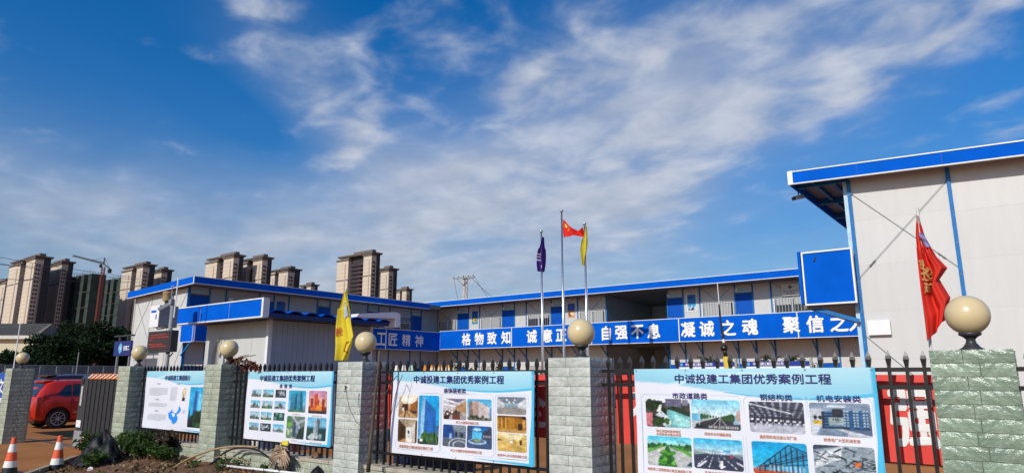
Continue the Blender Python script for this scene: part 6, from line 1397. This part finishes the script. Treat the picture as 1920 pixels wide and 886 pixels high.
for _ in range(420):
    x = r.uniform(-14.5, -3); y = r.uniform(4.3, 6.05); s = r.uniform(.012, .05); rk.sphere((x, y, float(bedz(x, y)) + s * .25), s, 6, 4, (r.uniform(.7, 1.3), r.uniform(.7, 1.3), .6))
tag(link('soil_clods', mesh(rk, M_soil, 'soil_clods')), 'loose clods of red soil', 'soil', kind='stuff')
lm = MB(); lc = []; r = random.Random(31)
for _ in range(700):
    x = r.uniform(-14.2, -6); y = r.uniform(4.6, 6.0); leaf(lm, lc, Vector((x, y, float(bedz(x, y)) + r.uniform(.0, .03))), r.uniform(.02, .06), r.choice([(.22, .13, .06), (.12, .06, .03), (.32, .24, .13), (.06, .035, .02), (.05, .08, .02)]), r)
tag(link('leaf_litter', mesh(lm, M_leaf, 'leaf_litter', cols=np.array(lc))), 'scattered dry leaves and litter on the red soil', 'leaves', kind='stuff')
# black plastic cover
m = MB(); bx, by = -13.35, 5.38; n = 34
for j in range(n + 1):
    for i in range(n + 1):
        u, v = i / n * 2 - 1, j / n * 2 - 1; rr = math.hypot(u, v); a = math.atan2(v, u); h = .50 * max(0, 1 - rr ** 1.4) * (1 + .22 * sin(a * 3 + 1)) + .05 * abs(sin(a * 6 + rr * 4)) * rr - .03 * abs(sin(u * 7 + v * 4)) + .04 * abs(cos(u * 4 - v * 9))
        m.v.append((bx + u * .52, by + v * .42, float(bedz(bx, by)) - .02 + max(0, h)))
for j in range(n):
    for i in range(n): k = j * (n + 1) + i; m.f.append((k, k + 1, k + n + 2, k + n + 1)); m.m.append(0)
solo('plastic_cover', m, mat('black_plastic', (.007, .007, .008), .5, .3, 6., .5, 14., spec=.25), 'crumpled black plastic cover heaped among the shrubs', 'plastic sheet', (bx, by, .1), smooth=True)
P = onZ(170, 880, .18); m = MB().sphere((P[0], P[1], .14), .09, 14, 10, (1.2, .8, .9)); r = random.Random(3); m.v = [(x + r.uniform(-.012, .012), y + r.uniform(-.012, .012), z + r.uniform(-.012, .012)) for x, y, z in m.v]
solo('plastic_bag', m, mat('white_plastic', (.70, .70, .68), .4), 'small crumpled white plastic bag in front of the black cover', 'bag', (P[0], P[1], .1))
# canes, hose, pipe
def arc(name, lab, cat, pts, r, mt, grp=None):
    Vv = [Vector(p) for p in pts]; out = []
    for i in range(len(Vv) - 1):
        p0 = Vv[max(0, i - 1)]; p1, p2 = Vv[i], Vv[i + 1]; p3 = Vv[min(len(Vv) - 1, i + 2)]
        for k in range(6):
            s = k / 6; out.append(.5 * ((2 * p1) + (-p0 + p2) * s + (2 * p0 - 5 * p1 + 4 * p2 - p3) * s * s + (-p0 + 3 * p1 - 3 * p2 + p3) * s ** 3))
    out.append(Vv[-1]); solo(name, MB().tube(out, r, 6), mt, lab, cat, tuple(Vv[0]), grp, True)
arc('cane', 'long dry cane arching up from the soil to the beige pillar', 'cane', [onZ(315, 884, .25), onY(352, 860, 5.6), onY(400, 842, 5.85), onY(440, 836, 6.0), onY(480, 837, 6.06)], .016, M_dry, 'dry canes in the bed')
arc('cane', 'shorter split dry cane lying below the long one', 'cane', [onZ(330, 880, .25), onY(360, 864, 5.55), onY(384, 853, 5.7)], .011, M_dry, 'dry canes in the bed')
arc('cane', 'thin dry cane looping in front of the second pillar from the gate', 'cane', [onY(365, 868, 5.7), onY(395, 858, 5.8), onY(430, 855, 5.85), onY(470, 868, 5.9)], .007, M_dry, 'dry canes in the bed')
arc('hose', 'black hose looping over the soil in front of the low wall', 'hose', [onY(388, 872, 5.85), onY(405, 862, 5.85), onY(420, 848, 5.9), onY(445, 839, 5.98), onY(480, 842, 6.0), onY(505, 858, 5.98), onY(525, 882, 5.92)], .014, M_black)
arc('hose', 'thin dark root hanging down by the second pillar from the gate', 'root', [onY(424, 842, 5.98), onY(422, 856, 5.96), onY(426, 872, 5.94)], .011, M_bark)
solo('pvc_pipe', MB().tube([(-10.55, 5.93, .31), (-7.8, 5.93, .37)], .018, 8), M_trim, 'thin white pipe along the foot of the low wall', 'pipe', (-10.5, 5.93, .3), smooth=True)
# dried palm bundle
t = thing('dried_palm', 'bundle of dried palm leaves leaning on the low wall with a yellow wrapper', 'plant', (-9.35, 6.0, .3)); m = MB(); r = random.Random(6); C0 = Vector(onY(535, 850, 6.03))
for k in range(46):
    a = r.uniform(-2.6, 2.6); e = C0 + Vector((.28 * sin(a) * r.uniform(.5, 1), -.06 - .06 * r.random(), .13 * cos(a * .5) - abs(a) * .10 + r.uniform(-.05, .05))); mid = (C0 + e) / 2 + Vector((0, -.04, .06)); m.tube([C0, mid, e], [.012, .014, .004], 4)
for k in range(26): e = C0 + Vector((r.uniform(-.10, .05), r.uniform(-.06, .02), -.42)); m.tube([C0 + Vector((r.uniform(-.1, .1), -.02, 0)), (C0 + e) / 2 + Vector((r.uniform(-.05, .05), -.03, 0)), e], [.012, .016, .012], 4)
part('frond', m, mat('dry_frond', (.42, .30, .20), .85, .3, 14.), t, kind='stuff')
part('stalk', MB().tube([C0 + Vector((.05, 0, -.42)), C0 + Vector((.06, 0, .0)), C0 + Vector((.02, 0, .06))], [.05, .035, .02], 8), M_bark, t)
solo('wrapper', MB().box(C0.x - .02, C0.x + .13, 5.97, 5.99, C0.z + .13, C0.z + .19).box(C0.x - .05, C0.x - .015, 5.965, 5.985, C0.z + .11, C0.z + .15), mat('yellow_wrapper', (.70, .60, .06), .4), 'yellow wrapper on top of the dried palm bundle', 'wrapper', (C0.x, 5.98, C0.z))
P = onY(540, 840, 6.62); solo('safety_post', MB().tube([(P[0], 6.75, 0), (P[0], 6.75, .80)], .05, 10), mat('cone_red', (.75, .10, .03), .5), 'short orange post behind the fence above the dried palm bundle', 'post', (P[0], 6.75, 0))
P = onY(592, 852, 6.2); m = MB().sphere((P[0], 6.2, .575), .05, 8, 6, (1.6, 1, .8)); r = random.Random(9); m.v = [(x + r.uniform(-.02, .02), y + r.uniform(-.02, .02), z + r.uniform(-.012, .02)) for x, y, z in m.v]
solo('leaf_litter', m, mat('dead_leaf', (.16, .09, .05), .9, .3), 'clump of brown dead leaves on the low wall coping right of the palm bundle', 'leaves', (P[0], 6.2, .55))
# dead branch leaning on the yellow flag pillar
t = thing('dead_branch', 'dead branch with twigs leaning on the pillar with the yellow flag', 'branch', (-6.86, 5.85, .3))
pp = [onY(x, y, 5.88) for x, y in ((690, 884), (694, 840), (699, 790), (704, 735), (710, 690), (712, 657))]; part('stem', MB().tube(pp, [.028, .024, .021, .018, .015, .017], 7), M_bark, t, True)
m = MB()
for pts in (((699, 800), (690, 797), (684, 790), (678, 782)), ((694, 812), (684, 806), (676, 802)), ((685, 805), (668, 790), (655, 765), (650, 740), (648, 722)), ((648, 728), (646, 722)), ((676, 830), (670, 822)), ((693, 806), (688, 800), (686, 776))): m.tube([onY(x, y, 5.88 - .02 * k) for k, (x, y) in enumerate(pts)], .0045, 4)
part('twig', m, M_bark, t)
m = MB(); col = []; r = random.Random(4); c = Vector(onY(648, 725, 5.8))
for _ in range(14): leaf(m, col, c + Vector((r.gauss(0, .012), r.gauss(0, .01), r.gauss(0, .03))), .022, (.02, .016, .012), r)
part('dead_leaf', m, M_leaf, t, cols=np.array(col), recalc=False)
arc('twig', 'thin dry twig hanging over the left end of the interior decoration poster', 'twig', [onY(728, 798, 6.0), onY(735, 770, 6.0), onY(744, 730, 6.02), onY(755, 702, 6.05)], .004, M_bark)
arc('twig', 'bent dry twig hooked over the top corner of the interior decoration poster', 'twig', [onY(720, 742, 6.0), onY(738, 712, 6.02), onY(745, 704, 6.05), onY(749, 716, 6.03)], .005, M_bark)
P = onZ(695, 890, .3); solo('mulch_heap', MB().lathe([(.22, 0), (.16, .12), (.07, .25), (.01, .30)], (P[0], min(P[1], 5.8), .22), 10), mat('black_plastic', (.014, .014, .015), .45), 'small black heap at the foot of the dead branch', 'heap', (P[0], 5.8, .2))
# dried leaves on the pillar top
t = thing('dried_creeper', 'heap of dried red and dark leaves on top of a stone pillar', 'plant', (-10.85, 6.25, PH)); m = MB(); col = []; r = random.Random(12)
for _ in range(230):
    px = r.uniform(430, 484); f = (px - 430) / 54; top = 664 + 24 * abs(f - .42) ** .8 if f > .3 else 668 + 0 * f; py = r.uniform(top + 3, 693 if f > .35 else 681); Y = 6.16 + .05 * r.random() - .0 * f
    p = Vector(onY(px, py, Y)); leaf(m, col, p, r.uniform(.025, .05), r.choice([(.20, .03, .02), (.30, .05, .03), (.10, .02, .02), (.02, .03, .015), (.42, .16, .10), (.015, .014, .014)]), r)
part('foliage', m, M_leaf, t, cols=np.array(col), recalc=False)
m = MB()
for k in range(9): a = onY(r.uniform(432, 460), 682, 6.17); b = onY(r.uniform(455, 480), r.uniform(664, 690), 6.13); m.tube([a, (a + b) / 2 + np.array([0, -.03, .05]), b], .005, 4)
part('stem', m, M_bark, t)
# court hedges and potted leaves
def bush(px, py, Y, w, lab, seed):
    P = onY(px, py, Y); leafplant(P[0], Y, .1, P[2] - .1, 900, .07, (.05, .065, .02), seed, 'clipped_bush', lab, 'bush', w, 22, 'clipped bushes in the court')
bush(869, 676, 22, .75, 'clipped bush right of the orange placards', 201); bush(945, 680, 22, .55, 'clipped bush left of the flagpole foot, above the interior decoration poster', 202)
for i, (x, lab) in enumerate(((-8.0, 'potted leaves on the left notice board'), (-6.2, 'trailing potted leaves on the left end of the right notice board'), (-5.55, 'trailing potted leaves on the right end of the right notice board'))):
    leafplant(x, 20.3, 2.02, .25, 130, .05, (.05, .07, .03), 210 + i, 'potted_plant', lab, 'plant', .34, 7, 'potted leaves over the notice boards')
